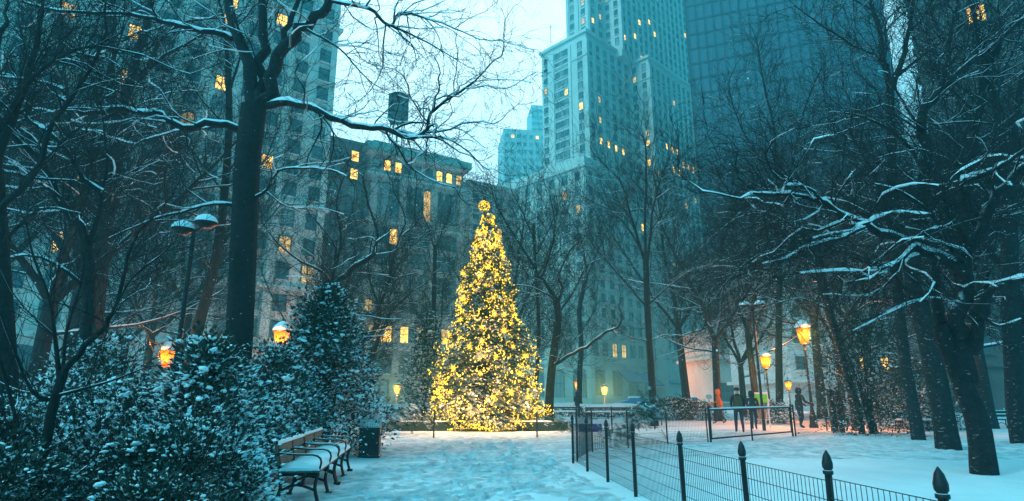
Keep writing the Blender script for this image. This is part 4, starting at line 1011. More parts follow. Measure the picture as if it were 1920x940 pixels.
shrub('conifer', 'small bluish snow-dusted conifer just left of the lit fir', place(797, 765, 34), 6.0, 1.25, 480, 20, .16, 54, 'cone', cat='conifer', pads=.6)
shrub('evergreen_shrub', 'open leafy bush right of the brightest street lantern, at the edge of the lawn', place(1635, 785, 24), 4.6, 1.9, 620, 20, .10, 55, 'dome', mat='leaf_dk', pads=.05, csz=1.9)
shrub('evergreen_shrub', 'low dark bush in front of the small yellow windows', place(1710, 785, 29), 3.2, 2.2, 480, 20, .12, 56, 'dome', mat='leaf_dk', pads=.15, csz=1.4)
shrub('evergreen_shrub', 'snow-topped low bush seen through the gate behind the green sign', place(1442, 785, 34), 1.15, 1.3, 300, 20, .10, 57, 'dome', pads=1)
shrub('evergreen_shrub', 'snow-dusted bush behind the bench nearest the split tree', place(1740, 785, 27), 1.6, 1.0, 260, 20, .10, 58, 'dome', pads=.6)
shrub('evergreen_shrub', 'flecked low bush behind the wire fence, left of the walker in orange', place(1275, 775, 40), 1.25, 2.4, 600, 20, .10, 59, 'dome', mat='leaf_dk', pads=.5)
# clipped hedge with a thick snow top
def hedge(label, x0, x1, y, h, d, seed, n):
    rng = np.random.default_rng(seed); root = empty('hedge', ((x0 + x1) / 2, y, 0), 0, label, 'hedge')
    W_ = x1 - x0
    P = np.stack([rng.uniform(-W_ / 2, W_ / 2, n), rng.uniform(-d / 2, d / 2, n), rng.random(n) * h], -1)
    P[:, 1] = np.where(rng.random(n) < .6, -d / 2 + np.abs(rng.normal(size=n)) * .08, P[:, 1])
    P[:, 2] += np.sin(P[:, 0] * 1.3) * .05
    Fr = rot_frames(n, rng); link('foliage', scatter('foliage', LEAF_V, LEAF_F, M['leaf'], P, Fr, rng.uniform(.10, .2, n)), root)
    xs = np.arange(-W_ / 2, W_ / 2 + .1, .35); m = MB(); prof = []
    ring = []
    for i, x in enumerate(xs):
        t = .17 + .06 * math.sin(x * 1.7 + seed) + rng.uniform(-.03, .03); zt = h + math.sin(x * 1.3) * .05
        ring.append([(x, -d / 2 - .06, zt - .05), (x, -d / 2, zt + t * .6), (x, -d / 5, zt + t), (x, d / 5, zt + t), (x, d / 2, zt + t * .6), (x, d / 2 + .06, zt - .05)])
    vs = [p for r_ in ring for p in r_]; fs = [(i * 6 + j, i * 6 + j + 1, (i + 1) * 6 + j + 1, (i + 1) * 6 + j) for i in range(len(ring) - 1) for j in range(5)]
    m.add(vs, fs, 0, True); m.build('snow', M['snow'], root)
    return root
hedge('long clipped hedge with a thick white snow top behind the benches and the lit fir', at(640, 765, 47).x, at(1205, 765, 47).x, 47, .78, 1.2, 61, 9000)

# ---------------------------------------------------------------- lit fir
def lit_fir():
    Y = 25.8; rng = np.random.default_rng(70); rg = random.Random(70)
    base = gnd(911, 806); Y = base.y; X0 = base.x
    root = empty('christmas_tree', (X0, Y, 0), 0, 'tall fir covered in countless yellow fairy lights with a glowing ball on top', 'christmas tree')
    prof = [(806, 74), (785, 92), (750, 99), (720, 97), (690, 92), (660, 86), (630, 77), (600, 63), (570, 52), (540, 46), (510, 40), (480, 33), (450, 25), (420, 14), (400, 9)]
    Z = [at(911, p[0], Y).z for p in prof]; Rr = [abs(at(911 + p[1], p[0], Y).x - at(911, p[0], Y).x) for p in prof]
    Z[0] = .35
    H = Z[-1]; rad = lambda z: np.interp(z, Z, Rr)
    # trunk and crude stand
    k = MB(); k.lathe([(.16, -.05), (.15, .5), (.12, 3), (.06, 8), (.02, H)], k=10); k.build('trunk', M['bark_clean'], root)
    # branches: tiers of drooping boughs
    nb = 620; tz = rng.random(nb) ** 1.15; z = .35 + tz * (H - .45); a = rng.random(nb) * 2 * np.pi
    # clumpy outline
    def lumps(z_, a_): return 1 + .10 * np.sin(a_ * 4 + z_ * 2.1) + .08 * np.sin(a_ * 7 - z_ * 3.7) + .06 * np.sin(z_ * 7 + a_ * 2)
    Rb = rad(z) * lumps(z, a) * rng.uniform(.82, 1.04, nb)
    P0 = np.stack([np.cos(a) * .05, np.sin(a) * .05, z + .15 * Rb], -1); P1 = np.stack([np.cos(a) * Rb, np.sin(a) * Rb, z - .12 * Rb + rng.normal(size=nb) * .05], -1)
    polys = [([tuple(p0), tuple((p0 + p1) / 2 + np.array([0, 0, .06])), tuple(p1)], [.022, .015, .005]) for p0, p1 in zip(P0, P1)]
    link('branches', tubes_mesh('branches', polys, M['bark_clean']), root)
    # sprays along branches
    per = 44; idx = np.repeat(np.arange(nb), per); n = len(idx); t = 1 - rng.random(n) ** 1.6 * .75
    side = np.stack([-np.sin(a), np.cos(a), np.zeros(nb)], -1)
    spread = (1.15 - t) * .42 * Rb[idx]
    off = side[idx] * (rng.uniform(-1, 1, n) * spread)[:, None]
    P = P0[idx] + (P1 - P0)[idx] * t[:, None] + off; P[:, 2] += rng.normal(size=n) * .06 - .03
    D = (P1 - P0)[idx] / np.maximum(Rb[idx], .2)[:, None] + off * 2.2 + rng.normal(size=(n, 3)) * .35
    # spray template: spine with needles
    tv, tf = [], []
    def needle(x0, y0, dx, dy, dz, w_=.035):
        b_ = len(tv); l = math.hypot(dx, dy); nx, ny = -dy / l * w_, dx / l * w_
        tv.extend([(x0 - nx, y0 - ny, 0), (x0 + nx, y0 + ny, 0), (x0 + dx, y0 + dy, dz)]); tf.append((b_, b_ + 1, b_ + 2))
    for i in range(6):
        y0 = i * .15
        needle(0, y0, .30 - i * .02, .26, .05); needle(0, y0, -.30 + i * .02, .26, .05); needle(0, y0, 0.06, .26, .16)
    needle(0, .8, 0, .35, 0)
    size = rng.uniform(.17, .30, n) * np.clip(.45 + rad(P[:, 2]) * .4, .45, 1)
    link('foliage', scatter('foliage', tv, tf, M['needle'], P, frames_dir(D, rng, .5), size), root)
    # snow pads on outer ends
    m = rng.random(n) < .07; Q = P[m]; q = len(Q); Q = Q + np.array([0, 0, .05])
    s = rng.uniform(.03, .085, q); link('snow', scatter('snow', BV, BF, M['snow'], Q, rot_frames(q, rng, np.array([[0, 0, 1.0]]), .25), np.stack([s * 1.3, s, s * .45], -1), smooth=True), root)
    root.children[-1]['kind'] = 'stuff'
    # bulbs: strings wound round, only slightly in front of the foliage
    nbulb = 8600
    zz = .25 + (H - .3) * rng.random(nbulb) ** 1.45; aa = rng.random(nbulb) * 2 * np.pi
    rr_ = rad(zz) * lumps(zz, aa) * rng.uniform(.86, 1.07, nbulb)
    dens = np.sin(aa * 3 + zz * 1.7) + np.sin(aa * 5 - zz * 2.9) + rng.normal(size=nbulb) * .8 - (zz - 2) * .09
    kp = dens > -.95
    zz, aa, rr_ = zz[kp], aa[kp], rr_[kp]
    PB = np.stack([np.cos(aa) * rr_, np.sin(aa) * rr_, zz - .1 * rr_], -1)
    BUV = [(0, 0, -1.5), (.75, 0, -.4), (0, .75, -.4), (-.75, 0, -.4), (0, -.75, -.4), (.5, 0, .7), (0, .5, .7), (-.5, 0, .7), (0, -.5, .7)]
    BUF = [(0, 2, 1), (0, 3, 2), (0, 4, 3), (0, 1, 4), (1, 2, 6, 5), (2, 3, 7, 6), (3, 4, 8, 7), (4, 1, 5, 8), (5, 6, 7, 8)]
    sb = rng.uniform(.016, .034, len(PB)) * rng.choice([.8, 1.0, 1.35], len(PB), p=[.3, .4, .3])
    front = np.argsort(PB[:, 1] - sb * 40)[:100]; mask = np.ones(len(PB), bool); mask[front] = False
    bt = mesh_np('bulb', np.array(BUV), [np.array([f for f in BUF if len(f) == 3]), np.array([f for f in BUF if len(f) == 4])], M['bulb2'], smooth=True)
    for i in front:
        o = link('bulb', bt, root, tuple(PB[i])); o.scale = (sb[i],) * 3
    nm = mask.sum(); Fr = rot_frames(nm, rng, np.array([[0, 0, 1.0]]), .4)
    o = link('bulb', scatter('bulb', BUV, BUF, M['bulb'], PB[mask], Fr, sb[mask], smooth=True), root); o['kind'] = 'stuff'
    # big star-burst ornaments
    sv, sf = [], []
    for (dx, dy, dz) in BV:
        d = Vector((dx, dy, dz)); p = d.orthogonal().normalized() * .12; q2 = d.cross(p).normalized() * .12; b_ = len(sv)
        sv += [tuple(p), tuple(-p * .5 + q2 * .87), tuple(-p * .5 - q2 * .87), tuple(d)]; sf += [(b_, b_ + 1, b_ + 3), (b_ + 1, b_ + 2, b_ + 3), (b_ + 2, b_, b_ + 3)]
    b_ = len(sv); sv += [(x * .42, y * .42, z * .42) for x, y, z in BV]; sf += [tuple(i + b_ for i in f) for f in BF]
    sm = mesh_np('star_ornament', np.array(sv), [np.array(sf)], M['star'])
    stars = [(909, 436), (893, 461), (920, 464), (931, 461), (901, 484), (916, 500), (932, 515), (910, 535), (925, 558), (868, 512), (927, 590), (863, 600), (903, 614), (946, 590), (850, 690), (904, 640), (962, 650), (880, 650), (930, 668), (975, 700), (845, 735), (812, 748), (958, 735), (900, 700), (990, 745), (868, 560), (945, 620), (985, 668), (835, 640), (925, 745), (880, 775), (1003, 770)]
    for i, (sx, sy) in enumerate(stars):
        zc = at(sx, sy, Y).z; rz_ = float(rad(zc)); xx = at(sx, sy, Y).x - X0
        yy = -math.sqrt(max(rz_ ** 2 * 1.05 - xx * xx, .01)); pp = at(sx, sy, Y + yy)
        o = link('star_ornament', sm, root, (pp.x - X0, pp.y - Y, pp.z)); s_ = .17 + .08 * rg.random(); o.scale = (s_,) * 3; o.rotation_euler = (rg.random() * 3, rg.random() * 3, 0)
    # ball of lights on top
    top = at(908, 387, Y); rb = .26
    k = MB(); tc_ = Vector((top.x - X0, 0, top.z))
    for i in range(8):
        q = math.pi * i / 8; k.tube([tc_ + Vector((math.cos(q) * math.cos(t_) * rb, math.sin(q) * math.cos(t_) * rb, math.sin(t_) * rb)) for t_ in np.linspace(0, 2 * math.pi, 25)], .012, 4, cap=False)
    for zf in (-.6, -.2, .2, .6):
        rr2 = rb * math.sqrt(1 - zf * zf); k.tube([tc_ + Vector((math.cos(t_) * rr2, math.sin(t_) * rr2, zf * rb)) for t_ in np.linspace(0, 2 * math.pi, 25)], .010, 4, cap=False)
    k.tube([tc_ + Vector((0, 0, -rb)), Vector((0, 0, H - .3))], .03, 6)
    tp = k.build('light_ball', M['iron_cl'], root)
    nn = 230; ph = rng.random(nn) * 6.283; uu = rng.uniform(-1, 1, nn); S_ = np.sqrt(1 - uu * uu)
    PP = np.stack([np.cos(ph) * S_, np.sin(ph) * S_, uu], -1) * rb * 1.02 + np.array(tc_)
    o = link('bulb', scatter('bulb', BUV, BUF, M['bulb'], PP, rot_frames(nn, rng), np.full(nn, .022), smooth=True), tp); o['kind'] = 'stuff'
    # cut boughs round the foot
    nf = 26
    for j in range(1):
        a2 = rng.uniform(0, 6.283, nf); L = rng.uniform(.5, 1.1, nf)
        pts = []
        for q in range(nf):
            for s_ in range(46):
                tt = rg.random(); rr3 = .3 + L[q] * tt
                pts.append((math.cos(a2[q]) * rr3 * 1.3 + rg.gauss(0, .08), math.sin(a2[q]) * rr3 * .8 + rg.gauss(0, .08), .10 + .12 * math.sin(tt * 3.14) + rg.gauss(0, .03)))
        PP = np.array(pts); DD = PP * np.array([1, 1, .3]) + rng.normal(size=PP.shape) * .2
        link('foot_boughs', scatter('foot_boughs', tv, tf, M['needle'], PP, frames_dir(DD, rng, .4), rng.uniform(.16, .28, len(PP))), root)
    for i, (dz, rr4, aa4) in enumerate([(1.3, 2.75, -1.57), (1.3, 2.75, -.8), (1.3, 2.75, -2.35), (1.6, 2.9, -1.2), (1.6, 2.9, -2.0), (3.2, 2.2, -1.57), (5.0, 1.6, -1.3), (6.8, 1.2, -1.8), (8.4, .8, -1.5), (2.6, 2.9, 0), (2.6, 2.9, 3.14), (1.5, 2.9, 1.57)]):
        ld = bpy.data.lights.new('fairy_light_glow', 'POINT'); ld.color = (1, .48, .10) if i > 2 else (1, .52, .26); ld.energy = 75 if i > 2 else 75; ld.shadow_soft_size = .25
        lo = bpy.data.objects.new('fairy_light_glow', ld); COL.objects.link(lo); lo.parent = root; lo.location = (math.cos(aa4) * rr4, math.sin(aa4) * rr4, dz)
    return root
lit_fir()
# ---------------------------------------------------------------- lanterns
def lantern(label, x, y, hc, wd=.46, mat='lamp', snowcap=True, group='lit park lanterns', energy=60):
    """hc = height of the middle of the glass"""
    root = empty('street_lantern', (x, y, 0), 0, label, 'lantern', group)
    s = wd / .46; z0 = hc - .34 * s
    k = MB(); k.lathe([(.20, -.05), (.20, .10), (.17, .16), (.15, .55), (.11, .62), (.12, .68), (.075, .85), (.060, 1.6), (.075, 1.66), (.055, 1.72), (.045, z0 - .35), (.07, z0 - .32), (.045, z0 - .26), (.04, z0 - .12), (.10, z0 - .06), (.13 * s, z0)], k=14)
    k.build('post', M['iron'], root)
    g = MB(); k6 = 8; r0, r1, hh = .13 * s, .235 * s, .50 * s
    g.lathe([(.02, z0 + .02), (r0, z0 + .03), (r1, z0 + .03 + hh), (r1 * .9, z0 + hh + .05), (.02, z0 + hh + .06)], k=k6, smooth=False)
    gl = g.build('glass', M[mat], root)
    f = MB()
    for i in range(k6):
        q = 2 * math.pi * i / k6; f.tube([(math.cos(q) * (r0 + .006), math.sin(q) * (r0 + .006), z0), (math.cos(q) * (r1 + .008), math.sin(q) * (r1 + .008), z0 + hh + .04)], .010 * s, 4)
    f.lathe([(r0 + .03, z0 - .02), (r0 + .035, z0 + .02), (r0, z0 + .03)], k=k6); f.build('lantern_frame', M['iron_cl'], root)
    c = MB(); zc = z0 + hh + .04
    c.lathe([(r1 * .95, zc), (r1 * 1.16, zc + .01), (r1 * 1.18, zc + .05), (r1 * .95, zc + .12 * s), (r1 * .5, zc + .20 * s), (.05, zc + .25 * s), (.035, zc + .32 * s), (.05, zc + .36 * s), (.0, zc + .42 * s)], k=16)
    c.build('cap', M['iron'], root)
    if snowcap:
        n_ = MB(); n_.lathe([(r1 * 1.17, zc + .055), (r1 * 1.14, zc + .10 * s), (r1 * .92, zc + .19 * s), (r1 * .5, zc + .28 * s), (0.0, zc + .34 * s)], k=16); n_.build('snow', M['snow'], root)
    if energy:
        ld = bpy.data.lights.new('lantern_glow', 'POINT'); ld.color = (1, .27, .05); ld.energy = energy * 9; ld.shadow_soft_size = .2
        lo = bpy.data.objects.new('lantern_glow', ld); COL.objects.link(lo); lo.parent = root; lo.location = (0, -r1 - .22, z0 + hh * .5)
    return root
for px, py, Y, wd, mat, en, lab in [
    (528, 636, 21, .56, 'lamp', 40, 'glowing lantern with a snow-capped round top left of the tall holly bush'),
    (314, 670, 24, .55, 'lamp', 28, 'orange glowing lantern half buried in snowy shrubs left of the thickest trunk'),
    (745, 729, 84, .9, 'lamp_far', 520, 'small glowing lantern in front of the arched windows, left of the lit fir'),
    (1084, 722, 66, .75, 'lamp_far', 90, 'left one of two glowing lanterns over the snowy hedge, above the standing dark figure'),
    (1133, 731, 112, 1.15, 'lamp_far', 1000, 'right one of two glowing lanterns over the snowy hedge'),
    (1435, 677, 37, .60, 'lamp', 80, 'glowing lantern behind the gate, lower and left of the brightest one'),
    (1478, 722, 60, .60, 'lamp_far', 60, 'smallest orange lantern far behind the gate, between the two bigger ones'),
    (1506, 627, 29.5, .64, 'lamp', 120, 'brightest and tallest street lantern, beside the end of the gate')]:
    p = at(px, py, Y); lantern(lab, p.x, p.y, p.z, wd, mat, energy=en, snowcap=Y < 40)
def floodlight(label, px0, py0, px1, py1, Y, hd, pole_px):
    a = at(px0, py0, Y); b_ = at(px1, py1, Y); mid = (a + b_) / 2
    root = empty('floodlight', (mid.x, Y, 0), 0, label, 'floodlight', 'unlit twin-headed park floodlights')
    k = MB(); k.tube([(0, 0, -.05), (0, 0, .5), (0, 0, mid.z - .05)], [.075, .06, .045], 10); k.build('pole', M['iron_cl'], root)
    for p in (a, b_):
        d = p - Vector((mid.x, Y, mid.z)); c = d + Vector((0, 0, mid.z))
        k = MB(); k.tube([(0, 0, mid.z - .15), (d.x * .5, 0, mid.z - .05), (d.x, 0, c.z - .02)], .022, 6); k.build('arm', M['iron_cl'], root)
        k = MB(); k.lathe([(.0, -.09), (hd * .5, -.09), (hd * .62, -.04), (hd, .0), (hd * 1.02, .025), (hd * .8, .10), (hd * .35, .15), (0, .16)], c=(c.x, 0, c.z), k=18); h = k.build('lamp_head', M['iron'], root)
        k = MB(); k.lathe([(hd * 1.0, .03), (hd * .95, .09), (hd * .75, .16), (hd * .35, .215), (0, .23)], c=(c.x, 0, c.z), k=18); k.build('snow', M['snow'], h)
    return root
floodlight('tall unlit twin-headed floodlight with snow on its saucer heads, left of the thickest trunk', 343, 432, 386, 420, 13, .25, None)
floodlight('slim unlit twin-headed floodlight behind the gate, above the second lantern', 1396, 574, 1425, 572, 27, .24, None)
# ---------------------------------------------------------------- fences
def wire_panel(a, b_, z0, z1, vstep=.05, hn=6, rv=.0031, rh=.0036, lowa=0, lowb=0):
    """one welded panel between ground points a and b (local coords)"""
    L = math.hypot(b_[0] - a[0], b_[1] - a[1]); n = int(L / vstep); polys = []
    for i in range(1, n):
        t = i / n; x, y = a[0] + (b_[0] - a[0]) * t, a[1] + (b_[1] - a[1]) * t; polys.append(([(x, y, z0), (x, y, z1)], [rv, rv]))
    for j in range(hn + 1):
        z = z0 + (z1 - z0) * (j / hn); polys.append(([(a[0], a[1], z), (b_[0], b_[1], z)], [rh, rh]))
    return tubes_mesh('mesh_panel', polys, M['wire'])
def post_mesh(h, r=.028, finial=True):
    k = MB(); k.lathe([(r * 1.05, -.1), (r, .1), (r * .95, h - .16), (r * 1.35, h - .155), (r * 1.35, h - .135), (r, h - .13)] if finial else [(r, -.1), (r, h), (0, h)], k=8)
    return k
def fence(label, pts, h, finial=True, group=None, r=.026, zs=None, vstep=.05, mesh_top=.82, mesh_bot=.06):
    root = empty('wire_fence', (pts[0][0], pts[0][1], 0), 0, label, 'fence', group)
    o0 = pts[0]
    loc = [(p[0] - o0[0], p[1] - o0[1]) for p in pts]
    kb = post_mesh(h, r, finial); post = None; fin = None
    for i, p in enumerate(loc):
        gz = float(ground_h(pts[i][0], pts[i][1]))
        if post is None:
            po = kb.build('post', M['iron'], root, (p[0], p[1], gz)); post = po.data
            if finial:
                f = MB(); f.lathe([(r * .8, h - .135), (r * 1.35, h - .115), (r * 1.42, h - .085), (r * .95, h - .035), (r * .35, h - .008), (0, h + .005)], k=8); fo = f.build('finial', M['iron'], po); fin = fo.data
        else:
            po = link('post', post, root, (p[0], p[1], gz), (random.Random(i).uniform(-.02, .02), random.Random(i + 9).uniform(-.02, .02), 0))
            if finial: link('finial', fin, po)
        if i < len(loc) - 1:
            q = loc[i + 1]; link('mesh_panel', wire_panel(p, q, gz + mesh_bot, gz + h * mesh_top, vstep), root)
    return root
ya = [13.4, 12.0, 10.45, 8.9, 7.05, 5.55, 4.36, 3.33, 2.45]
fence('near low black wire fence with pointed iron posts running along the path towards the camera', [(fence_x(y), y) for y in ya], 1.0)
bp = [gnd(1111, 849), gnd(1178, 841), gnd(1252, 834), gnd(1328, 832)]
fence('second low black wire fence running from the path corner to the gate', [(1.42, 13.7)] + [(p.x, p.y) for p in bp[0:0]] + [(gnd(1111, 850).x, gnd(1111, 850).y), (bp[1].x, bp[1].y), (bp[2].x, bp[2].y), (bp[3].x, bp[3].y)], 1.05, finial=False, r=.022, mesh_top=.93)
bq = [gnd(1148, 815), gnd(1228, 806), gnd(1241, 799)]
# stakes round the fir
for px, py, h, lab in [(813, 822, .80, 'thin black stake in the snow in front of the left side of the lit fir'), (1007, 821, .80, 'thin black stake in the snow in front of the right side of the lit fir'),
                    (1148, 812, .95, 'lone black stake with hanging fir sprigs behind the second wire fence'), (1228, 806, .95, 'dark stake behind the second wire fence, left of its neighbour'), (1241, 798, .95, 'thinner dark stake right beside the fir-draped one')]:
    g_ = gnd(px, py); r_ = empty('stake', (g_.x, g_.y, 0), 0, lab, 'stake', 'thin black stakes standing in the snow')
    k = MB(); k.lathe([(.028, -.1), (.026, h), (.035, h + .01), (.03, h + .05), (0, h + .09)], k=8); k.build('shaft', M['iron'], r_)
# gate
A_, B_ = gnd(1333, 832), gnd(1487, 818)
gt = empty('gate', (A_.x, A_.y, 0), math.atan2(B_.y - A_.y, B_.x - A_.x), 'wide black framed wire gate with snow lying on its top rail', 'gate')
LG = (Vector((B_.x, B_.y)) - Vector((A_.x, A_.y))).length
for x in (0, LG):
    k = MB(); k.tube([(x, 0, -.1), (x, 0, 1.12)], .035, 8); k.build('post', M['iron'], gt)
k = MB(); k.tube([(.06, 0, .14), (LG - .06, 0, .16)], .026, 8); k.tube([(.06, 0, 1.0), (LG - .06, 0, 1.03)], .026, 8); k.tube([(.06, 0, .12), (.06, 0, 1.03)], .026, 8); k.tube([(LG - .07, 0, .12), (LG - .07, 0, 1.04)], .026, 8)
k.build('frame', M['iron_cl'], gt)
k = MB(); k.tube([(.02, 0, 1.028), (LG * .3, 0, 1.045), (LG * .6, 0, 1.05), (LG - .05, 0, 1.055)], [.02, .030, .026, .02], 8); k.build('snow', M['snow'], gt)
link('mesh_panel', wire_panel((.08, 0), (LG - .08, 0), .16, 1.0, .055, 1), gt)
fp = [gnd(1492, 818), gnd(1551, 808), gnd(1590, 800), gnd(1660, 786), gnd(1716, 778)]
fence('farther wire fence continuing right from the gate towards the leafy bush', [(p.x, p.y) for p in fp], 1.15, group=None, r=.03, mesh_top=.7)
s_ = gnd(1411, 826); r_ = empty('stake', (s_.x, s_.y, 0), 0, 'short black stake in front of the middle of the gate', 'stake', 'thin black stakes standing in the snow')
k = MB(); k.lathe([(.03, -.1), (.028, .62), (.0, .66)], k=8); k.build('shaft', M['iron'], r_)
pd_ = gnd(1572, 811); r_ = empty('gate_post', (pd_.x, pd_.y, 0), 0, 'thick black double post standing between the brightest lantern and the leafy bush', 'post')
for dx, h, t_ in ((-.13, 1.62, .10), (.16, 1.55, .085)):
    k = MB(); k.box((dx, 0, h / 2 - .05), (t_ * 2, t_ * 2, h + .1)); k.box((dx, 0, h + .02), (t_ * 2.4, t_ * 2.4, .05)); k.lathe([(t_, h + .045), (t_ * .6, h + .10), (0, h + .14)], c=(dx, 0, 0), k=8); k.build('post', M['iron'], r_)
k = MB(); k.box((.015, .02, 1.25), (.14, .03, .05)); k.box((.015, .02, .5), (.14, .03, .05)); k.build('hinge', M['iron_cl'], r_)
# ---------------------------------------------------------------- benches
def bench_leg(x):
    k = MB()
    for P, r_ in (([(x, -.30, 0), (x, -.24, .22), (x, -.27, .40)], .024), ([(x, .26, 0), (x, .20, .22), (x, .22, .42), (x, .30, .82)], .024), ([(x, -.27, .39), (x, .22, .39)], .022), ([(x, -.26, .18), (x, 0, .26), (x, .22, .18)], .018)):
        k.tube(catmull(P, 6) if len(P) > 2 else P, r_, 6)
    k.box((x, -.30, .02), (.07, .10, .04)); k.box((x, .27, .02), (.07, .10, .04))
    return k
def bench_arm(x):
    k = MB(); k.tube(catmull([(x, -.27, .40), (x, -.30, .55), (x, -.22, .63), (x, 0, .64), (x, .25, .66)], 9), .014, 6); return k
def bench(label, x, y, rz, L=2.2, detail=True, group=None, wood='wood', snowt=.07):
    root = empty('park_bench', (x, y, float(ground_h(x, y)) - .01), rz, label, 'bench', group)
    xs = (-L / 2 + .05, 0, L / 2 - .05)
    for q in xs: bench_leg(q).build('leg', M['iron_cl'], root)
    for q in ((-L / 2 + .05, L / 2 - .05) if not detail else xs): bench_arm(q).build('armrest', M['iron'], root)
    k = MB()
    for i in range(5): k.box((0, -.24 + i * .105, .425), (L, .088, .03))
    seat = k.build('seat', M[wood], root)
    k = MB()
    for z, yy in ((.56, .255), (.72, .285)): k.box((0, yy, z), (L, .03, .115), mat=Matrix.Rotation(-.18, 3, 'X'))
    back = k.build('backrest', M[wood], root)
    rng = random.Random(int(x * 100)); n = int(L / .08); vs = []; 
    for i in range(n + 1):
        t = -L / 2 + L * i / n; e_ = min(1, min(i, n - i) / 1.5)
        hh = (snowt + rng.uniform(-.012, .012)) * (.45 + .55 * e_)
        vs += [(t, -.29, .435), (t, -.275, .44 + hh * .7), (t, -.12, .44 + hh), (t, .06, .44 + hh * 1.1), (t, .20, .44 + hh * .9), (t, .235, .435)]
    k = MB(); k.add(vs, [(i * 6 + j, (i + 1) * 6 + j, (i + 1) * 6 + j + 1, i * 6 + j + 1) for i in range(n) for j in range(5)], 0, True); k.add([vs[j] for j in range(6)], [tuple(range(6))]); k.add(vs[-6:], [tuple(range(6))[::-1]])
    k.build('snow', M['snow'], seat)
    k = MB(); vs = []
    for i in range(n + 1):
        t = -L / 2 + L * i / n; hh = .028 + rng.uniform(-.008, .01); vs += [(t, .268, .772), (t, .27, .78 + hh), (t, .30, .785 + hh), (t, .315, .772)]
    k.add(vs, [(i * 4 + j, (i + 1) * 4 + j, (i + 1) * 4 + j + 1, i * 4 + j + 1) for i in range(n) for j in range(3)], 0, True); k.build('snow', M['snow'], back)
    return root
p1, p2 = Vector((-3.42, 12.25)), Vector((-2.86, 8.55)); dv = p2 - p1; ang = math.atan2(dv.y, dv.x)
m1 = p1 + dv * .27; m2 = p1 + dv * .78
# benches face the path (+x side): local -y is the front
bench('snow-covered wooden park bench next to the black litter bin, the farther of the front two', m1.x - .02, m1.y, ang + math.pi, 1.95, group='wooden benches along the path')
bench('snow-covered wooden park bench half hidden by the front shrubs, the nearer of the front two', m2.x - .02, m2.y, ang + math.pi, 1.95, group='wooden benches along the path')
for i, (px, Y, lab) in enumerate([(770, 42.5, 'snowy dark bench behind the fir, farthest left of the hedge row'), (845, 42.5, 'snowy dark bench of the hedge row peeping out left of the lit fir'), (1040, 42.5, 'snowy dark bench of the hedge row just right of the lit fir'), (1140, 42.5, 'snowy dark bench of the hedge row right of the standing dark figure')]):
    p = at(px, 780, Y); bench(lab, p.x, p.y, 0, 3.0, False, 'dark benches in front of the snowy hedge', 'wood_dk', .09)
for px, Y, lab in [(1728, 26.5, 'dark snowy bench beside the split tree on the right lawn'), (1876, 28.5, 'dark snowy bench at the foot of the far right trunk')]:
    p = at(px, 785, Y); bench(lab, p.x, p.y, .05, 2.2, False, 'dark benches across the right lawn', 'wood_dk')
# litter bin
g_ = gnd(694, 858); r_ = empty('litter_bin', (g_.x - .04, g_.y + .1, 0), .12, 'square black litter bin with an open slatted top beside the tall holly bush', 'litter bin')
k = MB(); k.box((0, 0, .32), (.46, .46, .66)); k.box((0, 0, .66), (.49, .49, .03)); k.box((0, 0, .02), (.50, .50, .05)); k.build('bin_body', M['binblack'], r_)
k = MB()
for i in range(9):
    x = -.22 + i * .055
    for s in (-1, 1): k.box((x, s * .225, .75), (.018, .012, .17)); k.box((s * .225, x, .75), (.012, .018, .17))
for s in (-1, 1): k.box((0, s * .225, .84), (.48, .03, .025)); k.box((s * .225, 0, .838), (.03, .48, .025))
k.build('slatted_rim', M['stone_wh'], r_)
k = MB(); k.lathe([(.19, .70), (.17, .76), (.1, .79), (0, .80)], k=12); k.build('snow', M['snow'], r_)
# low barrier and rail behind the fir
a_, b_ = gnd(700, 811), gnd(1062, 812); z_ = 26.6
r_ = empty('low_barrier', ((a_.x + b_.x) / 2, z_, 0), 0, 'long low dark green barrier with a snowy top behind the foot of the lit fir', 'barrier')
W_ = b_.x - a_.x + .4
k = MB(); k.box((0, 0, .17), (W_, .14, .40)); 
for i in range(8): k.box((-W_ / 2 + .1 + i * (W_ - .2) / 7, -.09, .17), (.09, .05, .40))
k.build('board', M['wood_dk'], r_)
k = MB(); rg = random.Random(3); n = 60; vs = []
for i in range(n + 1):
    x = -W_ / 2 + W_ * i / n; h = .035 + rg.random() * .03; vs += [(x, -.08, .37), (x, -.05, .37 + h), (x, .05, .37 + h), (x, .08, .37)]
k.add(vs, [(i * 4 + j, (i + 1) * 4 + j, (i + 1) * 4 + j + 1, i * 4 + j + 1) for i in range(n) for j in range(3)], 0, True); k.build('snow', M['snow'], r_)
p = at(1107, 805, 25.5); r_ = empty('board', (p.x, 25.6, 0), .05, 'short violet board leaning behind the fence corner beside the long green barrier', 'board')
k = MB(); k.box((0, 0, .16), (.95, .05, .34), mat=Matrix.Rotation(-.2, 3, 'X')); k.build('panel', M['purple'], r_)
k = MB(); k.box((-.3, .14, .12), (.04, .22, .04), mat=Matrix.Rotation(-.6, 3, 'X')); k.box((.3, .14, .12), (.04, .22, .04), mat=Matrix.Rotation(-.6, 3, 'X')); k.build('strut', M['wood'], r_)
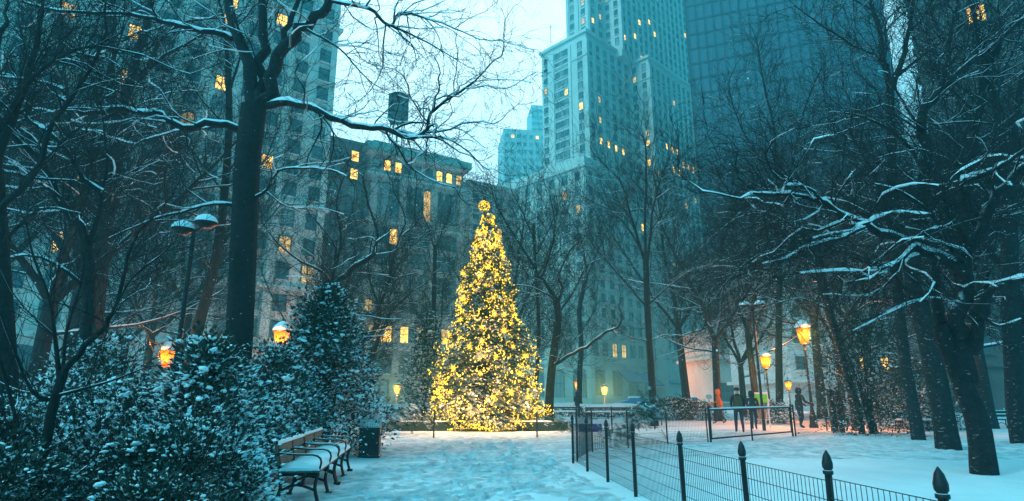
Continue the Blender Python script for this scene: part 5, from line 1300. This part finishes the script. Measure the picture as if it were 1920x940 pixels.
# evergreen boughs hung and strewn
def bough(label, P0, P1, sag, n, seed, sz=.2, width=.16, group='cut fir boughs'):
    rng = np.random.default_rng(seed); P0, P1 = np.array(P0, float), np.array(P1, float)
    root = empty('fir_bough', tuple(P0), 0, label, 'fir bough', group)
    t = rng.random(n); P = (P1 - P0)[None] * t[:, None]; P[:, 2] -= sag * 4 * t * (1 - t)
    D = rng.normal(size=(n, 3)) * .8 + (P1 - P0) / np.linalg.norm(P1 - P0) * .8 + np.array([0, 0, -.5]); P = P + rng.normal(size=(n, 3)) * width * np.array([.6, .6, 1]) - np.array([0, 0, width * .4])
    P[:, 2] = np.maximum(P[:, 2], -P0[2] + .02)
    tv, tf = [], []
    for i in range(5):
        for s in (-1, 1):
            b0 = len(tv); y0 = i * .17; tv.extend([(0, y0, 0), (0, y0 + .09, 0), (s * .34, y0 + .26, -.05)]); tf.append((b0, b0 + 1, b0 + 2))
    b0 = len(tv); tv.extend([(-.02, 0, .02), (.02, 0, .02), (0, 1.1, .0)]); tf.append((b0, b0 + 1, b0 + 2))
    link('needles', scatter('needles', tv, tf, M['needle_d'], P, frames_dir(D, rng, .5), rng.uniform(.7, 1.2, n) * sz), root)
    k = MB(); k.tube([tuple((P1 - P0) * q - np.array([0, 0, sag * 4 * q * (1 - q)])) for q in np.linspace(0, 1, 7)], .014, 5); k.build('stem', M['bark'], root)
bough('fir garland hanging from the fence near the standing figure', at(1120, 800, 17.8), at(1175, 800, 17.6), .1, 110, 1, .2)
bough('fir bough swagged down to the second fence from the snowy stake', at(1165, 805, 19), at(1205, 770, 19.5), .08, 150, 2, .22)
bough('drooping fir bough spilling over the stake left of the open wire bay', at(1192, 765, 19.5), at(1236, 768, 19.7), -.05, 210, 3, .30, .24)
bough('fir bough lying across the right end of the long green barrier', at(1020, 780, 25), at(1075, 792, 25), .05, 130, 4, .24)
bough('snow-dusted fir bough resting on the left end of the long green barrier', at(700, 786, 24.5), at(770, 775, 24.8), -.06, 190, 5, .3, .22)
bough('fir bough with a bare stalk left of the lit fir', at(770, 775, 24.8), at(812, 782, 24.8), .04, 110, 6, .26)
# sandwich board
g_ = gnd(1431, 802); r_ = empty('sign_stand', (g_.x, g_.y, 0), .1, 'standing white-framed notice board with a bright green panel on top behind the gate', 'sign')
k = MB()
for s in (-1, 1): k.box((s * .36, 0, .78), (.045, .05, 1.6)); k.box((s * .36, .22, .60), (.035, .035, 1.25), mat=Matrix.Rotation(.35, 3, 'X'))
k.box((0, 0, 1.56), (.72, .05, .045)); k.box((0, 0, .36), (.72, .05, .045)); k.build('frame', M['white'], r_)
k = MB(); k.box((0, -.015, 1.34), (.675, .03, .38)); k.build('green_panel', M['green'], r_)
k = MB(); k.box((0, -.01, .76), (.40, .025, .74)); k.build('picture_panel', M['poster'], r_)
k = MB(); k.box((0, 0, 1.60), (.74, .07, .035)); k.build('snow', M['snow'], r_)
g_ = at(1329, 745, 44); r_ = empty('sign_post', (g_.x, 44, 0), 0, 'small blank pale sign on a thin post left of the walker in orange', 'sign')
k = MB(); k.tube([(0, 0, -.05), (0, 0, 1.5)], .025, 6); k.build('post', M['iron_cl'], r_)
k = MB(); k.box((0, -.03, 1.45), (.42, .02, .28)); k.build('panel', M['white'], r_)
# lumps on the lawn, mound by the split tree
def lump(name, label, cat, c, s, mat, seed, sub=3):
    import bmesh
    bm = bmesh.new(); bmesh.ops.create_icosphere(bm, subdivisions=sub, radius=1); rg = random.Random(seed)
    ph = [rg.uniform(0, 6) for _ in range(6)]
    for v in bm.verts:
        f = 1 + .16 * math.sin(v.co.x * 3 + ph[0]) + .14 * math.sin(v.co.y * 4 + ph[1]) + .1 * math.sin(v.co.z * 5 + v.co.x * 3 + ph[2]); v.co *= f
        v.co.x *= s[0]; v.co.y *= s[1]; v.co.z *= s[2]
    me = bpy.data.meshes.new(name); bm.to_mesh(me); bm.free(); me.materials.append(mat); me.polygons.foreach_set('use_smooth', [True] * len(me.polygons))
    o = link(name, me, None, c); tag(o, label, cat); return o
for px, py, s, sd, lab in [(1690, 797, (.26, .14, .12), 1, 'small dark lump of earth lying on the lawn, left of the other ones'), (1742, 791, (.16, .12, .10), 2, 'small dark lump at the left foot of the snow mound'), (1790, 794, (.34, .14, .12), 3, 'flat dark lump between the snow mound and the leaning tree')]:
    g_ = gnd(px, py); lump('earth_lump', lab, 'lump', (g_.x, g_.y, float(ground_h(g_.x, g_.y)) + s[2] * .4), s, surf('earth%d' % sd, (.02, .018, .016), (.05, .045, .04), 12, .95, .5, 30, snow=.9), sd)
g_ = gnd(1768, 790); m_ = lump('snow_mound', 'ragged mound of snow heaped round the foot of the split tree', 'snow mound', (g_.x, g_.y + .4, .05), (1.0, .7, .32), M['snow'], 9, 4)
g_ = gnd(745, 816); m_ = lump('snow_lump', 'small pinkish lump of snow lying on the path left of the lit fir', 'snow lump', (g_.x, g_.y, .06), (.11, .1, .1), M['snow'], 10, 3)
# ---------------------------------------------------------------- parked cars beyond the park
def car(label, px, Y, rz, paint):
    p = at(px, 760, Y); root = empty('parked_car', (p.x, Y, 0), rz, label, 'car', 'cars parked in the street beyond the hedge')
    prof = [(-2.2, .35), (-2.25, .7), (-2.1, .92), (-1.3, 1.0), (-.75, 1.42), (.75, 1.45), (1.35, 1.02), (2.15, .88), (2.25, .6), (2.2, .35)]
    k = MB(); n = len(prof); vs = []
    for s, q in ((-1, .86), (1, .86)): vs += [(x, s * (.86 if z < 1.05 else .68), z) for x, z in prof]
    k.add(vs, [tuple(range(n)), tuple(range(n, 2 * n))[::-1]] + [(i, (i + 1) % n, (i + 1) % n + n, i + n)[::-1] for i in range(n)]); k.build('body', paint, root)
    k = MB()
    for s in (-1, 1): k.add([(-1.2, s * .83, 1.03), (1.2, s * .83, 1.04), (.7, s * .70, 1.38), (-.7, s * .70, 1.36)], [(0, 1, 2, 3)])
    k.add([(-1.32, -.72, 1.02), (-1.32, .72, 1.02), (-.80, .6, 1.40), (-.80, -.6, 1.40)], [(0, 1, 2, 3)]); k.add([(1.37, -.72, 1.04), (1.37, .72, 1.04), (.80, .6, 1.43), (.80, -.6, 1.43)], [(0, 1, 2, 3)])
    k.build('window', M['glass_dk'], root)
    for x in (-1.4, 1.4):
        for s in (-1, 1):
            k = MB(); k.lathe([(0, -.1), (.22, -.1), (.32, -.08), (.32, .08), (.22, .1), (0, .1)], k=16); k.build('wheel', M['tyre'], root, (x, s * .82, .32), (R(90), 0, 0))
    k = MB(); k.box((0, 0, 1.50), (1.5, 1.25, .09), top=.9); k.box((1.75, 0, .99), (.8, 1.5, .06), top=.9); k.build('snow', M['snow'], root)
car('snow-topped blue parked car half hidden by the vase-shaped tree', 1190, 84, .05, M['car'])
car('snow-topped pale blue parked car between the vase-shaped tree and the walker in orange', 1292, 78, -.04, M['car'])
# ---------------------------------------------------------------- people
def person(label, px, py, Y, rz, mats, stride=.0, arms=(.1, .1), lean=0, hat=None, bag=None, hood=None, hunch=0, H=1.78, base=None):
    """one skinned body; faces local -y; materials by height"""
    g0 = gnd(px, py) if Y is None else at(px, py, Y)
    if base: g0 = Vector(base)
    root = empty('person', (g0.x, g0.y, 0), rz, label, 'person')
    s = H / 1.78
    J = {}; E = []; Rd = {}
    def jt(n, p, r, par=None):
        J[n] = Vector(p) * s; Rd[n] = r if isinstance(r, tuple) else (r, r)
        if par: E.append((par, n))
    ly = -lean
    jt('pel', (0, 0, .95), (.155, .12)); jt('belly', (0, ly * .3, 1.10), (.165, .13), 'pel'); jt('chest', (0, ly * .7, 1.30), (.18, .135), 'belly'); jt('uch', (0, ly * .95, 1.43), (.135, .11), 'chest')
    jt('neck', (0, ly, 1.50), (.06, .06), 'uch'); jt('head', (0, ly - .02, 1.62), (.085, .10), 'neck'); jt('crown', (0, ly - .01, 1.72), (.07, .08), 'head')
    for sd, sg in (('l', 1), ('r', -1)):
        st_ = stride * sg
        jt('hip' + sd, (.10 * sg, 0, .88), (.10, .10), 'pel'); jt('kn' + sd, (.105 * sg, -.05 - st_ * .5 if st_ > 0 else -.07 - st_ * .38, .49), (.068, .07), 'hip' + sd)
        jt('an' + sd, (.11 * sg, .02 - st_ * 1.0, .10 + (0.06 if st_ < 0 else 0)), (.05, .05), 'kn' + sd); jt('to' + sd, (.115 * sg, -.16 - st_ * 1.0, .045 + (0 if st_ < 0 else 0)), (.045, .035), 'an' + sd)
        ar = arms[0] if sg > 0 else arms[1]
        jt('sh' + sd, (.19 * sg, ly * .95, 1.41), (.075, .075), 'uch'); jt('el' + sd, (.25 * sg, ly * .8 + ar * -.4 + .03, 1.14), (.055, .055), 'sh' + sd)
        jt('wr' + sd, (.25 * sg - .03 * sg, ly * .8 - ar * 1.2 - .08, .93 + abs(ar) * .35), (.042, .042), 'el' + sd); jt('ha' + sd, (.235 * sg, ly * .8 - ar * 1.4 - .12, .85 + abs(ar) * .4), (.04, .028), 'wr' + sd)
    names = list(J); me = bpy.data.meshes.new('body'); me.from_pydata([J[n] for n in names], [(names.index(a), names.index(b)) for a, b in E], []); me.update()
    o = link('body', me, root)
    sk = o.modifiers.new('skin', 'SKIN'); lay = me.skin_vertices[0] if me.skin_vertices else None
    if lay is None:
        bpy.context.view_layer.objects.active = o; bpy.ops.object.select_all(action='DESELECT'); o.select_set(True); lay = me.skin_vertices[0]
    for i, n in enumerate(names): lay.data[i].radius = (Rd[n][0] * s, Rd[n][1] * s); lay.data[i].use_root = (n == 'pel')
    sk.use_smooth_shade = True; sk.branch_smoothing = .6
    ss = o.modifiers.new('sub', 'SUBSURF'); ss.levels = 2; ss.render_levels = 2
    dg = bpy.context.evaluated_depsgraph_get(); ev = o.evaluated_get(dg); nm = bpy.data.meshes.new_from_object(ev); o.modifiers.clear(); o.data = nm
    nm.materials.clear()
    for q in ('jacket', 'trousers', 'boots', 'skin', 'gloves'): nm.materials.append(M[mats[q]])
    for p in nm.polygons:
        c = p.center / s; i = 0
        if c.z < .14: i = 2
        elif c.z < .90 and abs(c.x) < .21: i = 1
        elif c.z > 1.52: i = 3
        elif c.z < .95 + .4 * .2 and abs(c.x) > .2 and c.z < .93: i = 4
        p.material_index = i; p.use_smooth = True
    k = MB()   # jacket skirt
    k.lathe([(.175, .80), (.185, .90), (.19, 1.05), (.17, 1.2)], k=14); jk = k.build('jacket_hem', M[mats['jacket']], root, (0, 0, 0)); jk.scale = (s, .82 * s, s)
    hd = J['head']
    f = MB()
    for sg in (-1, 1): f.box((sg * .032, -.098, .015), (.02, .012, .012))
    f.build('eyes', M['cloth_dk'], root, tuple(hd))
    f = MB(); f.add([(-.014, -.095, .0), (.014, -.095, .0), (0, -.125, -.025), (0, -.095, .03)], [(0, 2, 3), (1, 3, 2), (0, 1, 2)]); f.build('nose', M['skin'], root, tuple(hd))
    h = MB()
    if hood: h.lathe([(.12, -.13), (.135, -.05), (.14, .03), (.125, .10), (.08, .155), (0, .17)], k=14)
    else: h.lathe([(.105, .01), (.112, .03), (.11, .07), (.09, .12), (.05, .145), (0, .15)], k=14)
    h.build('hood' if hood else 'hat', M[hood or hat], root, (hd.x, hd.y + (.035 if hood else .01), hd.z))
    if bag == 'pack':
        b = MB(); b.box((0, .20, 1.22), (.30, .17, .44), top=.8); b.box((0, .29, 1.12), (.2, .06, .2), top=.8); b.tube([(-.1, .12, 1.0), (-.13, -.12, 1.2), (-.12, -.06, 1.44), (-.1, .15, 1.44)], .018, 5); b.tube([(.1, .12, 1.0), (.13, -.12, 1.2), (.12, -.06, 1.44), (.1, .15, 1.44)], .018, 5); b.build('backpack', M['cloth_ol'], root)
    if bag == 'tote':
        b = MB(); b.box((.34, .05, .78), (.16, .36, .34), top=.85); b.tube([(.34, -.08, .94), (.32, 0, 1.15), (.22, .03, 1.40), (.0, .02, 1.5)], .014, 5); b.tube([(.34, .16, .94), (.33, .1, 1.12), (.22, .03, 1.40)], .014, 5); b.build('shoulder_bag', M['cloth_dk'], root)
    return root
DK = dict(jacket='cloth_dk', trousers='cloth_nv', boots='cloth_dk', skin='skin', gloves='cloth_dk')
OR = dict(jacket='orange', trousers='cloth_nv', boots='wood', skin='skin', gloves='cloth_dk')
person('person in an orange hooded jacket striding left behind the gate', 1352, 795, None, R(-100), OR, stride=.27, arms=(-.12, .2), hood='orange', lean=.06, H=1.84)
person('person in dark clothes with an olive backpack walking away behind the gate', 1388, 812, None, R(165), DK, stride=.24, arms=(.15, -.1), hat='cloth_dk', bag='pack', H=1.80)
person('person in a long dark coat with a shoulder bag, beside the one with a backpack', 1415, 806, None, R(150), DK, stride=.22, arms=(.08, .1), hood='cloth_dk', bag='tote', H=1.68)
person('person in a dark hooded coat standing by the post of the brightest lantern', 1503, 804, None, R(100), DK, stride=.08, arms=(.25, .3), hood='cloth_dk', H=1.86, lean=.05)
person('dark figure standing in front of the snowy hedge under the left lantern of the pair', 1083, 783, None, R(10), DK, stride=.04, arms=(.3, .35), hood='cloth_dk', H=1.82)
# ---------------------------------------------------------------- falling snow
rng = np.random.default_rng(99); nf = 9000
yy = 2.2 + 38 * rng.random(nf) ** .62; u_ = rng.uniform(-.98, .98, nf); zz = rng.uniform(.05, 1, nf)
PF = np.stack([u_ * yy, yy, zz * (yy * .75 + 1.8)], -1)
FV = [(1, 0, 0), (-1, 0, 0), (0, 1, 0), (0, -1, 0), (0, 0, 1), (0, 0, -1)]; FFc = [(0, 2, 4), (2, 1, 4), (1, 3, 4), (3, 0, 4), (2, 0, 5), (1, 2, 5), (3, 1, 5), (0, 3, 5)]
sz = rng.uniform(.0035, .0085, nf) * (.6 + yy / 26)
fl = link('falling_snow', scatter('falling_snow', FV, FFc, M['snow'], PF, rot_frames(nf, rng), np.stack([sz, sz * .8, sz], -1), smooth=True)); tag(fl, 'snowflakes drifting down through the whole park', kind='stuff')
